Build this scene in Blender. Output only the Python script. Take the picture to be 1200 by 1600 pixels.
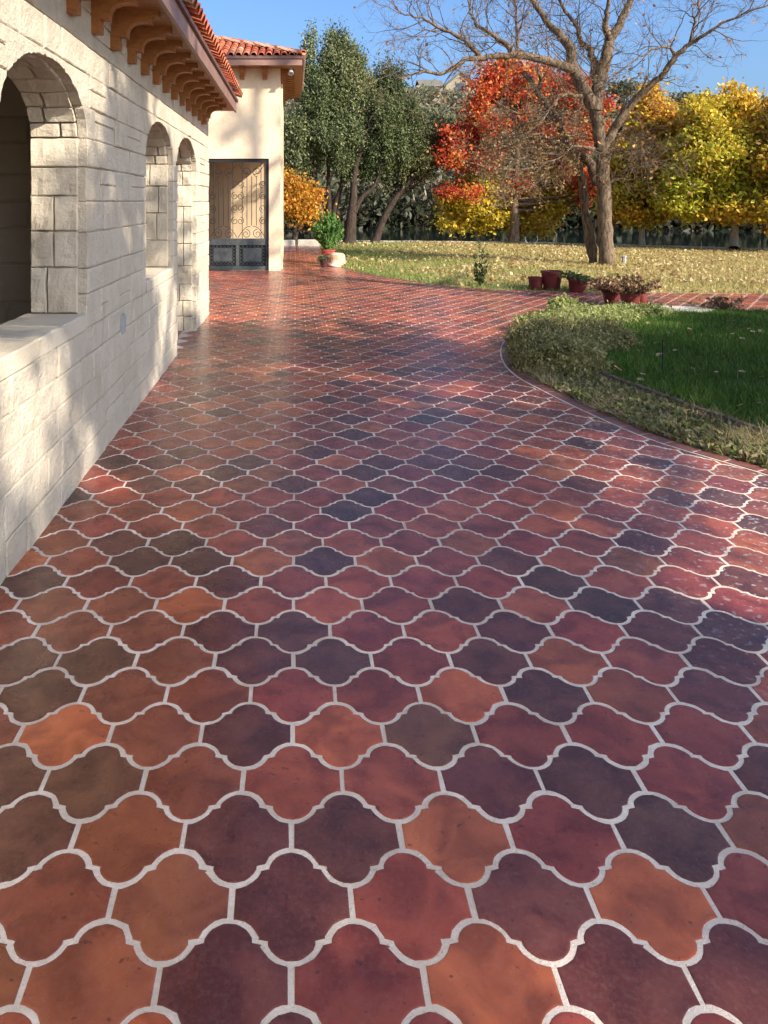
import bpy, math, random
import numpy as np
from mathutils import Vector, Matrix, noise as mnoise

for o in list(bpy.data.objects):
    bpy.data.objects.remove(o)
SC = bpy.context.scene
COL = SC.collection
R = random.Random(7)
NR = np.random.default_rng(7)
PI = math.pi

# ------------------------------------------------------------------ camera
# level camera looking along the arcade (+Y); lens shift puts the vanishing point upper-left
FPX, VPX, VPY, CAMH = 1200.0, 462.0, 315.0, 1.5
cam = bpy.data.cameras.new('camera')
cam.sensor_fit = 'AUTO'
cam.sensor_width = 36.0
cam.lens = FPX / 1600.0 * 36.0
cam.shift_x = (600 - VPX) / 1600.0
cam.shift_y = -(800 - VPY) / 1600.0
cam.clip_start = 0.05
cam.clip_end = 3000
camo = bpy.data.objects.new('camera', cam)
COL.objects.link(camo)
camo.location = (0, 0, CAMH)
camo.rotation_euler = (PI / 2, 0, 0)
SC.camera = camo

# ------------------------------------------------------------------ light
SUN_DIR = Vector((-1.1, 1.0, -0.9)).normalized()       # the way the light travels
ELEV = math.asin(-SUN_DIR.z)
AZ = math.atan2(-SUN_DIR.x, -SUN_DIR.y)                # clockwise from +Y
world = bpy.data.worlds.new('World')
SC.world = world
world.use_nodes = True
wn = world.node_tree
wn.nodes.clear()
sky = wn.nodes.new('ShaderNodeTexSky')
sky.sky_type = 'NISHITA'
sky.sun_disc = False
sky.sun_elevation = ELEV
sky.sun_rotation = AZ
sky.air_density = 1.0
sky.dust_density = 3.6
sky.ozone_density = 8.0
bg = wn.nodes.new('ShaderNodeBackground')
bg.inputs['Strength'].default_value = 0.145
wo = wn.nodes.new('ShaderNodeOutputWorld')
wn.links.new(sky.outputs[0], bg.inputs[0])
wn.links.new(bg.outputs[0], wo.inputs[0])
sl = bpy.data.lights.new('sun', 'SUN')
sl.energy = 4.8
sl.angle = math.radians(0.53)
sl.color = (1.0, 0.93, 0.82)
so = bpy.data.objects.new('sun', sl)
COL.objects.link(so)
so.rotation_euler = SUN_DIR.to_track_quat('-Z', 'Y').to_euler()
so.location = (20, -20, 30)
SC.view_settings.view_transform = 'Standard'
SC.view_settings.look = 'None'
SC.view_settings.exposure = 0.9
SC.view_settings.gamma = 1.0
SC.view_settings.use_curve_mapping = False
SC.cycles.max_bounces = 8
SC.cycles.diffuse_bounces = 4
SC.cycles.transparent_max_bounces = 8
SC.cycles.sample_clamp_indirect = 6

# ------------------------------------------------------------------ helpers
def gp(px, py, z=0.0):
    """photo pixel of a point standing at height z -> world point"""
    y = FPX * (CAMH - z) / (py - VPY)
    return Vector(((px - VPX) / FPX * y, y, z))

def pt(px, py, y):
    return Vector(((px - VPX) / FPX * y, y, CAMH - (py - VPY) / FPX * y))

def make_mesh(name, V, Fs, col=None, smooth=False):
    me = bpy.data.meshes.new(name)
    V = np.asarray(V, dtype=np.float32).reshape(-1, 3)
    Fs = [np.asarray(f, dtype=np.int32) for f in Fs if len(f)]
    nl = sum(f.size for f in Fs)
    npoly = sum(len(f) for f in Fs)
    me.vertices.add(len(V))
    me.vertices.foreach_set('co', V.ravel())
    me.loops.add(nl)
    me.polygons.add(npoly)
    me.loops.foreach_set('vertex_index', np.concatenate([f.ravel() for f in Fs]))
    tot = np.concatenate([np.full(len(f), f.shape[1], dtype=np.int32) for f in Fs])
    st = np.concatenate([[0], np.cumsum(tot)[:-1]]).astype(np.int32)
    me.polygons.foreach_set('loop_start', st)
    me.polygons.foreach_set('use_smooth', np.full(npoly, bool(smooth), dtype=bool))
    me.update(calc_edges=True)
    if col is not None:
        a = me.color_attributes.new('Col', 'FLOAT_COLOR', 'POINT')
        c = np.ones((len(V), 4), dtype=np.float32)
        c[:, :3] = col
        a.data.foreach_set('color', c.ravel())
    return me

def link(name, me, parent=None, mat=None, base=None, loc=None, kind=None):
    o = bpy.data.objects.new(name, me)
    COL.objects.link(o)
    if parent is not None:
        o.parent = parent
    if mat is not None and me is not None and not me.materials:
        me.materials.append(mat)
    if loc is not None:
        o.location = loc
    if kind:
        o['kind'] = kind
    return o

def thing(name, label, cat, loc=(0, 0, 0), group=None):
    o = bpy.data.objects.new(name, None)
    COL.objects.link(o)
    o.location = loc
    o.empty_display_size = 0.1
    o['label'] = label
    o['category'] = cat
    if group:
        o['group'] = group
    return o

def tag(o, label, cat, group=None):
    o['label'] = label
    o['category'] = cat
    if group:
        o['group'] = group
    return o

class Acc:
    """collects world-space geometry for ONE mesh object"""
    def __init__(self):
        self.V, self.F, self.C, self.n = [], {}, [], 0
    def add(self, V, F, c=None):
        V = np.asarray(V, dtype=np.float32).reshape(-1, 3)
        if isinstance(F, np.ndarray):
            self.F.setdefault(F.shape[1], []).append(F + self.n)
        else:
            for f in F:
                self.F.setdefault(len(f), []).append(np.asarray([f], dtype=np.int32) + self.n)
        self.V.append(V)
        if c is not None:
            self.C.append(np.broadcast_to(np.asarray(c, dtype=np.float32), (len(V), 3)))
        self.n += len(V)
        return self
    def box(self, a, b, c=None):
        x0, y0, z0 = a
        x1, y1, z1 = b
        V = [(x0, y0, z0), (x1, y0, z0), (x1, y1, z0), (x0, y1, z0), (x0, y0, z1), (x1, y0, z1), (x1, y1, z1), (x0, y1, z1)]
        F = np.array([(0, 3, 2, 1), (4, 5, 6, 7), (0, 1, 5, 4), (1, 2, 6, 5), (2, 3, 7, 6), (3, 0, 4, 7)])
        return self.add(V, F, c)
    def tube(self, P, rad, n=6, cap=True, c=None):
        P = [Vector(p) for p in P]
        k = len(P)
        if not hasattr(rad, '__len__'):
            rad = [rad] * k
        V = np.zeros((k * n, 3), dtype=np.float32)
        ref = None
        cs = [(math.cos(2 * PI * j / n), math.sin(2 * PI * j / n)) for j in range(n)]
        for i in range(k):
            t = (P[min(i + 1, k - 1)] - P[max(i - 1, 0)])
            if t.length < 1e-9:
                t = Vector((0, 0, 1))
            t.normalize()
            if ref is None:
                ref = t.orthogonal().normalized()
            u = (ref - t * ref.dot(t))
            if u.length < 1e-6:
                u = t.orthogonal()
            u.normalize()
            ref = u
            w = t.cross(u)
            for j in range(n):
                q = P[i] + (u * cs[j][0] + w * cs[j][1]) * rad[i]
                V[i * n + j] = q
        F = []
        for i in range(k - 1):
            for j in range(n):
                a = i * n + j
                b = i * n + (j + 1) % n
                F.append((a, b, b + n, a + n))
        self.add(V, np.array(F), c)
        if cap:
            m = self.n - k * n
            self.F.setdefault(n, []).append(np.array([[m + j for j in range(n)][::-1]], dtype=np.int32))
            self.F.setdefault(n, []).append(np.array([[m + (k - 1) * n + j for j in range(n)]], dtype=np.int32))
        return self
    def lathe(self, prof, n=24, center=(0, 0, 0), M=None):
        V = []
        for r, z in prof:
            for j in range(n):
                a = 2 * PI * j / n
                V.append(Vector((r * math.cos(a), r * math.sin(a), z)))
        if M is not None:
            V = [M @ v for v in V]
        V = [v + Vector(center) for v in V]
        F = []
        for i in range(len(prof) - 1):
            for j in range(n):
                a = i * n + j
                b = i * n + (j + 1) % n
                F.append((a, b, b + n, a + n))
        self.add(V, np.array(F))
        return self
    def prism(self, poly, d, axis):
        """poly of 2D points extruded; axis 'x': poly=(y,z); 'y': poly=(x,z); 'z': poly=(x,y)"""
        def mk(p, h):
            return {'x': (h, p[0], p[1]), 'y': (p[0], h, p[1]), 'z': (p[0], p[1], h)}[axis]
        n = len(poly)
        V = [mk(p, d[0]) for p in poly] + [mk(p, d[1]) for p in poly]
        F = [tuple(range(n))[::-1], tuple(range(n, 2 * n))] + [(i, (i + 1) % n, n + (i + 1) % n, n + i) for i in range(n)]
        return self.add(V, F)
    def build(self, name, mat, parent=None, smooth=False, base=None, kind=None, fixn=False):
        V = np.concatenate(self.V)
        if base is None:
            base = parent.matrix_basis.translation if parent is not None else None
            if parent is not None and parent.parent is not None:
                base = parent.parent.matrix_basis.translation + parent.matrix_basis.translation
        if base is not None:
            V = V - np.asarray(base, dtype=np.float32)
        Fs = [np.concatenate(v) for v in self.F.values()]
        col = np.concatenate(self.C) if self.C else None
        me = make_mesh(name, V, Fs, col, smooth)
        if fixn:
            import bmesh
            bm = bmesh.new()
            bm.from_mesh(me)
            bmesh.ops.recalc_face_normals(bm, faces=bm.faces)
            bm.to_mesh(me)
            bm.free()
        return link(name, me, parent, mat, kind=kind)

def smooth_step(a, b, x):
    t = np.clip((x - a) / (b - a), 0, 1)
    return t * t * (3 - 2 * t)

def pip(x, y, poly):
    ins = False
    n = len(poly)
    j = n - 1
    for i in range(n):
        xi, yi = poly[i]
        xj, yj = poly[j]
        if (yi > y) != (yj > y) and x < (xj - xi) * (y - yi) / (yj - yi) + xi:
            ins = not ins
        j = i
    return ins

def pip_np(X, Y, poly):
    ins = np.zeros(len(X), dtype=bool)
    n = len(poly)
    j = n - 1
    for i in range(n):
        xi, yi = poly[i]
        xj, yj = poly[j]
        if yi != yj:
            c = ((yi > Y) != (yj > Y)) & (X < (xj - xi) * (Y - yi) / (yj - yi) + xi)
            ins ^= c
        j = i
    return ins

# ------------------------------------------------------------------ materials
class NT:
    def __init__(self, name):
        self.m = bpy.data.materials.new(name)
        self.m.use_nodes = True
        self.t = self.m.node_tree
        self.t.nodes.clear()
        self.out = self.t.nodes.new('ShaderNodeOutputMaterial')
    def n(self, typ, ins=None, **props):
        nd = self.t.nodes.new('ShaderNode' + typ)
        for k, v in props.items():
            setattr(nd, k, v)
        for k, v in (ins or {}).items():
            s = nd.inputs[k]
            if isinstance(v, bpy.types.NodeSocket):
                self.t.links.new(v, s)
            else:
                s.default_value = v
        return nd
    def ramp(self, fac, stops):
        nd = self.n('ValToRGB', {'Fac': fac})
        e = nd.color_ramp.elements
        while len(e) < len(stops):
            e.new(0.5)
        for i, (p, c) in enumerate(stops):
            e[i].position = p
            e[i].color = c if len(c) == 4 else (*c, 1)
        return nd.outputs[0]
    def mix(self, f, a, b, mode='MIX'):
        nd = self.n('Mix', data_type='RGBA', blend_type=mode)
        for s, v in ((nd.inputs[0], f), (nd.inputs[6], a), (nd.inputs[7], b)):
            if isinstance(v, bpy.types.NodeSocket):
                self.t.links.new(v, s)
            else:
                s.default_value = v if not isinstance(v, tuple) or len(v) == 4 else (*v, 1)
        return nd.outputs[2]
    def math(self, op, a, b=0.0):
        nd = self.n('Math', operation=op)
        for s, v in ((nd.inputs[0], a), (nd.inputs[1], b)):
            if isinstance(v, bpy.types.NodeSocket):
                self.t.links.new(v, s)
            else:
                s.default_value = v
        return nd.outputs[0]
    def pos(self):
        return self.n('NewGeometry').outputs['Position']
    def noise(self, vec, scale, detail=4, rough=0.55, dist=0.0):
        nd = self.n('TexNoise', {'Vector': vec, 'Scale': scale, 'Detail': detail, 'Roughness': rough, 'Distortion': dist})
        return nd.outputs['Fac']
    def bump(self, h, strength, dist=0.01, normal=None):
        i = {'Height': h, 'Strength': strength, 'Distance': dist}
        if normal is not None:
            i['Normal'] = normal
        return self.n('Bump', i).outputs[0]
    def fin(self, sh):
        self.t.links.new(sh, self.out.inputs['Surface'])
        return self.m
    def principled(self, color, rough, normal=None, spec=0.5, metallic=0.0, **kw):
        i = {'Base Color': color if isinstance(color, bpy.types.NodeSocket) or len(color) == 4 else (*color, 1),
             'Roughness': rough, 'Specular IOR Level': spec, 'Metallic': metallic}
        if normal is not None:
            i['Normal'] = normal
        i.update(kw)
        return self.n('BsdfPrincipled', i).outputs[0]

def simple(name, c1, c2, scale, rough=0.8, bump=0.2, bscale=None, dist=0.01, spec=0.4, metallic=0.0):
    m = NT(name)
    p = m.pos()
    f = m.ramp(m.noise(p, scale, 5), [(0.35, c1), (0.65, c2)])
    nb = m.bump(m.noise(p, bscale or scale * 4, 5), bump, dist)
    return m.fin(m.principled(f, rough, nb, spec, metallic))

def mat_stone(name, c1, c2, c3, bump, pit=0.6, stn=0.5):
    m = NT(name)
    p = m.pos()
    oi = m.n('ObjectInfo')
    base = m.ramp(m.noise(p, 3.0, 6, 0.6), [(0.3, c1), (0.7, c2)])
    base = m.mix(m.math('MULTIPLY', oi.outputs['Random'], 0.35), base, c3)
    pits = m.ramp(m.noise(p, 45, 5, 0.7), [(0.30, (0.45, 0.42, 0.36)), (0.42, (1, 1, 1))])
    base = m.mix(pit, base, pits, 'MULTIPLY')
    str_ = m.n('Mapping', {'Vector': p, 'Scale': (3.0, 3.0, 0.5)}).outputs[0]
    stain = m.ramp(m.noise(str_, 4, 5, 0.65), [(0.56, (1, 1, 1)), (0.74, (0.68, 0.60, 0.50))])
    base = m.mix(stn, base, stain, 'MULTIPLY')
    h = m.math('ADD', m.noise(p, 9, 9, 0.7), m.math('MULTIPLY', m.noise(p, 60, 4, 0.7), 0.35))
    return m.fin(m.principled(base, 0.9, m.bump(h, bump, 0.035), 0.25))

M_STONE = mat_stone('limestone_face', (0.55, 0.465, 0.335), (0.70, 0.605, 0.465), (0.56, 0.465, 0.34), 1.0)
M_ROCK = mat_stone('limestone_rock_face', (0.52, 0.435, 0.315), (0.63, 0.55, 0.42), (0.50, 0.41, 0.295), 0.5, 0.15, 0.08)
M_MORTAR = simple('mortar', (0.40, 0.34, 0.25), (0.54, 0.47, 0.36), 14, 0.95, 0.6)
def mat_stucco():
    m = NT('stucco')
    p = m.pos()
    c = m.ramp(m.noise(p, 1.3, 6, 0.6), [(0.3, (0.62, 0.475, 0.30)), (0.7, (0.72, 0.58, 0.39))])
    st = m.n('Mapping', {'Vector': p, 'Scale': (2.5, 2.5, 0.25)}).outputs[0]
    c = m.mix(m.ramp(m.noise(st, 3, 5, 0.65), [(0.55, (0, 0, 0)), (0.8, (0.35, 0.35, 0.35))]), c, (0.42, 0.31, 0.20))
    h = m.math('ADD', m.noise(p, 7, 4, 0.6, 0.6), m.math('MULTIPLY', m.noise(p, 80, 4, 0.7), 0.25))
    return m.fin(m.principled(c, 0.9, m.bump(h, 0.5, 0.02), 0.2))
M_STUCCO = mat_stucco()
M_STUCCO_IN = simple('stucco_inside_shaded', (0.46, 0.34, 0.21), (0.52, 0.39, 0.25), 2.5, 0.9, 0.3, 90, 0.004, 0.2)  # darker copy of the outside stucco, passage shade put into the colour

def mat_wood(name, c1, c2, rough=0.55):
    m = NT(name)
    p = m.pos()
    q = m.n('Mapping', {'Vector': p, 'Scale': (4.0, 4.0, 14.0)}).outputs[0]
    f = m.noise(q, 5, 6, 0.6, 0.6)
    c = m.ramp(f, [(0.3, c1), (0.7, c2)])
    return m.fin(m.principled(c, rough, m.bump(f, 0.25, 0.004), 0.35))
M_CORBEL = mat_wood('stained_corbel_wood', (0.23, 0.085, 0.022), (0.36, 0.145, 0.042))
M_SOFFIT = mat_wood('stained_soffit_board', (0.20, 0.075, 0.02), (0.30, 0.12, 0.035))
M_FASCIA = simple('painted_fascia', (0.20, 0.105, 0.075), (0.27, 0.15, 0.11), 5, 0.5, 0.1)
M_TRIM = simple('dark_gutter_trim', (0.11, 0.05, 0.038), (0.16, 0.08, 0.06), 5, 0.45, 0.1)
M_IRON = simple('black_iron', (0.012, 0.012, 0.013), (0.024, 0.024, 0.025), 30, 0.65, 0.2, spec=0.25)
M_IRON_BLUE = simple('grey_blue_iron', (0.055, 0.062, 0.056), (0.095, 0.10, 0.092), 12, 0.55, 0.25)

def mat_rooftile():
    m = NT('clay_roof_tile')
    p = m.pos()
    oi = m.n('ObjectInfo')
    at = m.n('Attribute', attribute_name='Col')
    c = m.ramp(oi.outputs['Random'], [(0.0, (0.42, 0.085, 0.04)), (0.35, (0.55, 0.13, 0.055)), (0.7, (0.60, 0.20, 0.10)), (0.92, (0.40, 0.17, 0.09)), (1.0, (0.55, 0.38, 0.25))])
    c = m.mix(m.ramp(m.noise(p, 9, 6, 0.65), [(0.5, (0, 0, 0)), (0.75, (1, 1, 1))]), c, (0.22, 0.08, 0.05))
    return m.fin(m.principled(c, 0.75, m.bump(m.noise(p, 40, 4), 0.3, 0.01), 0.3))
M_ROOF = mat_rooftile()

def mat_tile(name, attr):
    m = NT(name)
    p = m.pos()
    if attr:
        at = m.n('Attribute', attribute_name='Col')
        col = at.outputs['Color']
        sep = m.n('SeparateColor', {'Color': col})
        rnd = m.math('FRACT', m.math('MULTIPLY', sep.outputs[0], 531.7))
    else:
        oi = m.n('ObjectInfo')
        col = oi.outputs['Color']
        rnd = oi.outputs['Random']
    off = m.n('CombineXYZ', {'X': m.math('MULTIPLY', rnd, 37.0), 'Y': m.math('MULTIPLY', rnd, 91.0), 'Z': m.math('MULTIPLY', rnd, 17.0)}).outputs[0]
    q = m.n('VectorMath', {0: p, 1: off}, operation='ADD').outputs[0]
    cloud = m.noise(q, 7.5, 3, 0.5, 0.8)
    dark = m.mix(1.0, col, (0.42, 0.37, 0.40), 'MULTIPLY')
    lite = m.mix(1.0, col, (1.55, 1.75, 1.55), 'MULTIPLY')
    c = m.mix(m.ramp(cloud, [(0.36, (0.6, 0.6, 0.6)), (0.52, (0, 0, 0))]), col, dark)
    c = m.mix(m.ramp(cloud, [(0.52, (0, 0, 0)), (0.74, (0.6, 0.6, 0.6))]), c, lite)
    # fine mottling and dust
    c = m.mix(m.ramp(m.noise(q, 90, 5, 0.7), [(0.45, (0, 0, 0)), (0.75, (0.15, 0.15, 0.15))]), c, (0.42, 0.24, 0.18))
    c = m.mix(m.ramp(m.noise(q, 55, 2, 0.4), [(0.70, (0, 0, 0)), (0.74, (0.6, 0.6, 0.6))]), c, (0.05, 0.022, 0.016))
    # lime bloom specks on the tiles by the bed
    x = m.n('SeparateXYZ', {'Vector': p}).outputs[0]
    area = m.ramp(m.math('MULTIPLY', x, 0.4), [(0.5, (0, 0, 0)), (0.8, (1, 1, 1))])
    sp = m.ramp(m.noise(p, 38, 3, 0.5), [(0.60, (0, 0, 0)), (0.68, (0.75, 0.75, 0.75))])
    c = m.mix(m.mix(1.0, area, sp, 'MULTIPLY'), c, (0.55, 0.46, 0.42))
    rough = m.ramp(m.noise(q, 11, 4, 0.6), [(0.3, (0.22, 0.22, 0.22)), (0.75, (0.36, 0.36, 0.36))])
    wav = m.bump(m.noise(q, 9, 3, 0.5), 0.32, 0.012)
    nb = m.bump(m.math('ADD', m.noise(q, 160, 3, 0.6), m.noise(q, 45, 3, 0.6)), 0.10, 0.004, wav)
    return m.fin(m.principled(c, rough, nb, 0.42))
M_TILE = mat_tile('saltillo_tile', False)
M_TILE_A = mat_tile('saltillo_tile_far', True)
def mat_grout():
    m = NT('grout')
    p = m.pos()
    c = m.ramp(m.noise(p, 22, 6, 0.65), [(0.3, (0.66, 0.54, 0.42)), (0.65, (0.84, 0.71, 0.575))])
    c = m.mix(m.ramp(m.noise(p, 2.2, 5, 0.6), [(0.42, (0.45, 0.45, 0.45)), (0.6, (0, 0, 0))]), c, (0.36, 0.28, 0.21))
    c = m.mix(m.ramp(m.noise(p, 150, 3, 0.6), [(0.62, (0, 0, 0)), (0.70, (0.7, 0.7, 0.7))]), c, (0.25, 0.19, 0.14))
    return m.fin(m.principled(c, 0.92, m.bump(m.noise(p, 140, 4, 0.7), 0.6, 0.004), 0.2))
M_GROUT = mat_grout()
M_BORDER = simple('border_clay', (0.15, 0.055, 0.04), (0.26, 0.095, 0.065), 5, 0.4, 0.2)

def mat_leaf(name, trans=0.42, rough=0.5):
    m = NT(name)
    at = m.n('Attribute', attribute_name='Col').outputs['Color']
    d = m.principled(at, rough, None, 0.3)
    t = m.n('BsdfTranslucent', {'Color': at}).outputs[0]
    mx = m.n('MixShader', {0: trans, 1: d, 2: t}).outputs[0]
    return m.fin(mx)
M_LEAF = mat_leaf('leaf')
M_NEEDLE = mat_leaf('needle_foliage', 0.18, 0.6)
M_GRASS = mat_leaf('grass_blade', 0.3, 0.6)
M_DRY = mat_leaf('dry_stems', 0.15, 0.8)

def mat_bark(name, c1, c2, zs=0.25, bump=0.9):
    m = NT(name)
    p = m.pos()
    q = m.n('Mapping', {'Vector': p, 'Scale': (1, 1, zs)}).outputs[0]
    f = m.noise(q, 22, 6, 0.65, 0.4)
    c = m.ramp(f, [(0.35, c1), (0.62, c2)])
    return m.fin(m.principled(c, 0.9, m.bump(f, bump, 0.03), 0.2))
M_BARK = mat_bark('pecan_bark', (0.045, 0.029, 0.018), (0.215, 0.15, 0.094))
M_BARK_DARK = mat_bark('cedar_bark', (0.018, 0.013, 0.010), (0.075, 0.052, 0.036))
M_BARK_PALE = mat_bark('pale_bark', (0.22, 0.18, 0.12), (0.45, 0.40, 0.30))
M_SOIL = simple('bed_soil', (0.045, 0.032, 0.02), (0.11, 0.08, 0.05), 12, 0.95, 0.9, 40, 0.03)
M_TURF = simple('turf', (0.025, 0.055, 0.012), (0.05, 0.085, 0.02), 5, 0.95, 0.8, 60, 0.03)
def mat_lawn():
    m = NT('dry_lawn')
    p = m.pos()
    x = m.n('SeparateXYZ', {'Vector': p}).outputs[0]
    f = m.math('ADD', m.math('MULTIPLY', x, 0.10), m.math('MULTIPLY', m.noise(p, 0.8, 5), 1.0))
    c = m.ramp(f, [(0.60, (0.16, 0.20, 0.045)), (1.1, (0.40, 0.32, 0.12))])
    c = m.mix(m.noise(p, 18, 4, 0.7), c, (0.30, 0.22, 0.09))
    return m.fin(m.principled(c, 0.95, m.bump(m.noise(p, 50, 4), 0.8, 0.03), 0.1))
M_LAWN = mat_lawn()
M_GROUND = simple('ground_scrub', (0.10, 0.085, 0.045), (0.22, 0.175, 0.10), 0.15, 0.95, 0.5, 2.0, 0.2)
def mat_water():
    m = NT('river_water')
    p = m.pos()
    q = m.n('Mapping', {'Vector': p, 'Scale': (0.6, 2.0, 1)}).outputs[0]
    return m.fin(m.principled((0.010, 0.016, 0.014), 0.02, m.bump(m.noise(q, 3.5, 4), 0.03, 0.05), 0.3))
M_WATER = mat_water()
M_POT = simple('red_plastic_pot', (0.10, 0.012, 0.010), (0.17, 0.026, 0.02), 9, 0.5, 0.1)
M_POT_GLAZE = simple('red_glazed_pot', (0.28, 0.045, 0.035), (0.36, 0.075, 0.06), 8, 0.3, 0.05)
M_POT_BLACK = simple('dark_pot', (0.04, 0.012, 0.012), (0.07, 0.02, 0.02), 8, 0.5, 0.05)
M_TERRA = simple('weathered_terracotta', (0.50, 0.27, 0.14), (0.66, 0.54, 0.42), 7, 0.85, 0.3)
M_TIMBER = mat_bark('landscape_timber', (0.05, 0.035, 0.022), (0.16, 0.11, 0.075), 1.0)
M_SLAB = simple('limestone_slab', (0.42, 0.36, 0.27), (0.55, 0.48, 0.37), 6, 0.9, 0.5)
M_PLATE = simple('outlet_cover', (0.30, 0.30, 0.28), (0.36, 0.36, 0.34), 10, 0.5, 0.1)
M_HOUSE = simple('far_house_wall', (0.27, 0.23, 0.16), (0.32, 0.27, 0.19), 1, 0.9, 0.1)
M_HOUSE_ROOF = simple('far_house_roof', (0.13, 0.115, 0.09), (0.17, 0.15, 0.12), 1, 0.9, 0.1)
M_GLASS = simple('dark_window_glass', (0.04, 0.06, 0.07), (0.06, 0.08, 0.09), 1, 0.1, 0.0)
M_HOSE = simple('pale_hose', (0.5, 0.5, 0.46), (0.6, 0.6, 0.55), 5, 0.5, 0.1)

# ------------------------------------------------------------------ setting: ground, river, hill
EX = np.array([-160, -20, 0.7, 2, 7, 10.5, 14.4, 20, 40, 200], dtype=float)
EY = np.array([30, 30, 28.4, 28.3, 27.9, 26.0, 23.5, 21.5, 19, 15], dtype=float)
def edge_y(x):
    return np.interp(x, EX, EY)
def terrain_z(x, y):
    d = y - edge_y(x)
    z = -0.04 - 1.5 * smooth_step(0.2, 3.0, d)
    fb = 60 + 1.5 * np.sin(x * 0.13) - 0.05 * x
    z = z + 2.4 * smooth_step(fb - 1, fb + 4, y)
    hill = smooth_step(fb + 2, 185, y)
    und = 1 + 0.10 * np.sin(x * 0.045 + 1.0) + 0.06 * np.sin(x * 0.11 + y * 0.03)
    z = z + hill * 22.5 * und
    return z
xs = np.unique(np.concatenate([np.linspace(-260, -30, 24), np.linspace(-30, 45, 51), np.linspace(45, 320, 40)]))
ys = np.unique(np.concatenate([np.linspace(-80, 14, 10), np.linspace(14, 34, 41), np.linspace(34, 80, 47), np.linspace(80, 420, 60), np.linspace(420, 1500, 8)]))
XX, YY = np.meshgrid(xs, ys)
ZZ = terrain_z(XX, YY)
idx = np.arange(XX.size).reshape(XX.shape)
Fq = np.stack([idx[:-1, :-1], idx[:-1, 1:], idx[1:, 1:], idx[1:, :-1]], -1).reshape(-1, 4)
ground = link('ground', make_mesh('ground', np.stack([XX, YY, ZZ], -1), [Fq], smooth=True), None, M_GROUND, kind='structure')
a = Acc()
a.add([(-250, 22, -0.62), (300, 14, -0.62), (300, 70, -0.62), (-250, 70, -0.62)], np.array([(0, 1, 2, 3)]))
river = a.build('river', M_WATER, kind='structure')

# bed and drive outlines (plan view)
KERB = [(3.75, -3.0), (3.55, 0.0), (3.3, 1.6), (3.0, 2.9), (2.75, 3.7), (2.57, 4.19), (2.39, 4.5), (2.23, 4.8), (2.13, 5.14), (2.03, 5.59), (1.95, 6.06),
        (1.89, 6.5), (1.92, 7.06), (2.10, 7.83), (2.47, 8.78), (2.85, 9.6), (3.25, 10.25), (3.75, 10.5)]
def resample(P, n):
    # Catmull-Rom then even spacing
    P = [Vector((p[0], p[1], 0)) for p in P]
    Q = []
    for i in range(len(P) - 1):
        p0, p1, p2, p3 = P[max(i - 1, 0)], P[i], P[i + 1], P[min(i + 2, len(P) - 1)]
        for k in range(12):
            t = k / 12
            Q.append(0.5 * ((2 * p1) + (p2 - p0) * t + (2 * p0 - 5 * p1 + 4 * p2 - p3) * t * t + (3 * p1 - p0 - 3 * p2 + p3) * t ** 3))
    Q.append(P[-1])
    L = [0]
    for i in range(1, len(Q)):
        L.append(L[-1] + (Q[i] - Q[i - 1]).length)
    out = []
    for k in range(n + 1):
        s = L[-1] * k / n
        i = max(1, int(np.searchsorted(L, s)))
        i = min(i, len(Q) - 1)
        t = (s - L[i - 1]) / max(L[i] - L[i - 1], 1e-9)
        out.append(Q[i - 1].lerp(Q[i], t))
    return out
KC = resample(KERB, 76)
BED = [(p.x, p.y) for p in KC] + [(7, 10.5), (45, 10.4), (45, -3)]
LAWN_EDGE = [(0.80, 27.6), (0.82, 21), (0.92, 18), (1.25, 16.6), (1.75, 15.25), (2.2, 14.3), (2.7, 13.55), (3.3, 13.05), (4.2, 12.75), (7.6, 12.45), (14, 12.3), (45, 12.2)]
LE = resample(LAWN_EDGE, 60)
LAWN = [(p.x, p.y) for p in LE] + [(45, 18.5), (20, 21.6), (14.4, 23.6), (10.5, 26.0), (7, 27.8), (2, 28.1)]

a = Acc()
a.prism([(-6, -4), (45, -4), (45, 12.8), (5.0, 12.95), (3.6, 13.3), (2.6, 14.2), (2.0, 15.5), (1.5, 17), (1.2, 19), (1.1, 25.9), (-6, 25.9)], (-0.03, 0.0064), 'z')
drive = a.build('driveway', M_GROUT, kind='structure', fixn=True)
a = Acc()
a.prism(LAWN, (-0.03, 0.012), 'z')
lawn = a.build('lawn', M_LAWN, kind='structure', fixn=True)
a = Acc()
a.prism(BED, (-0.03, 0.010), 'z')
bed = a.build('garden_bed_ground', M_SOIL, kind='structure', fixn=True)

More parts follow.
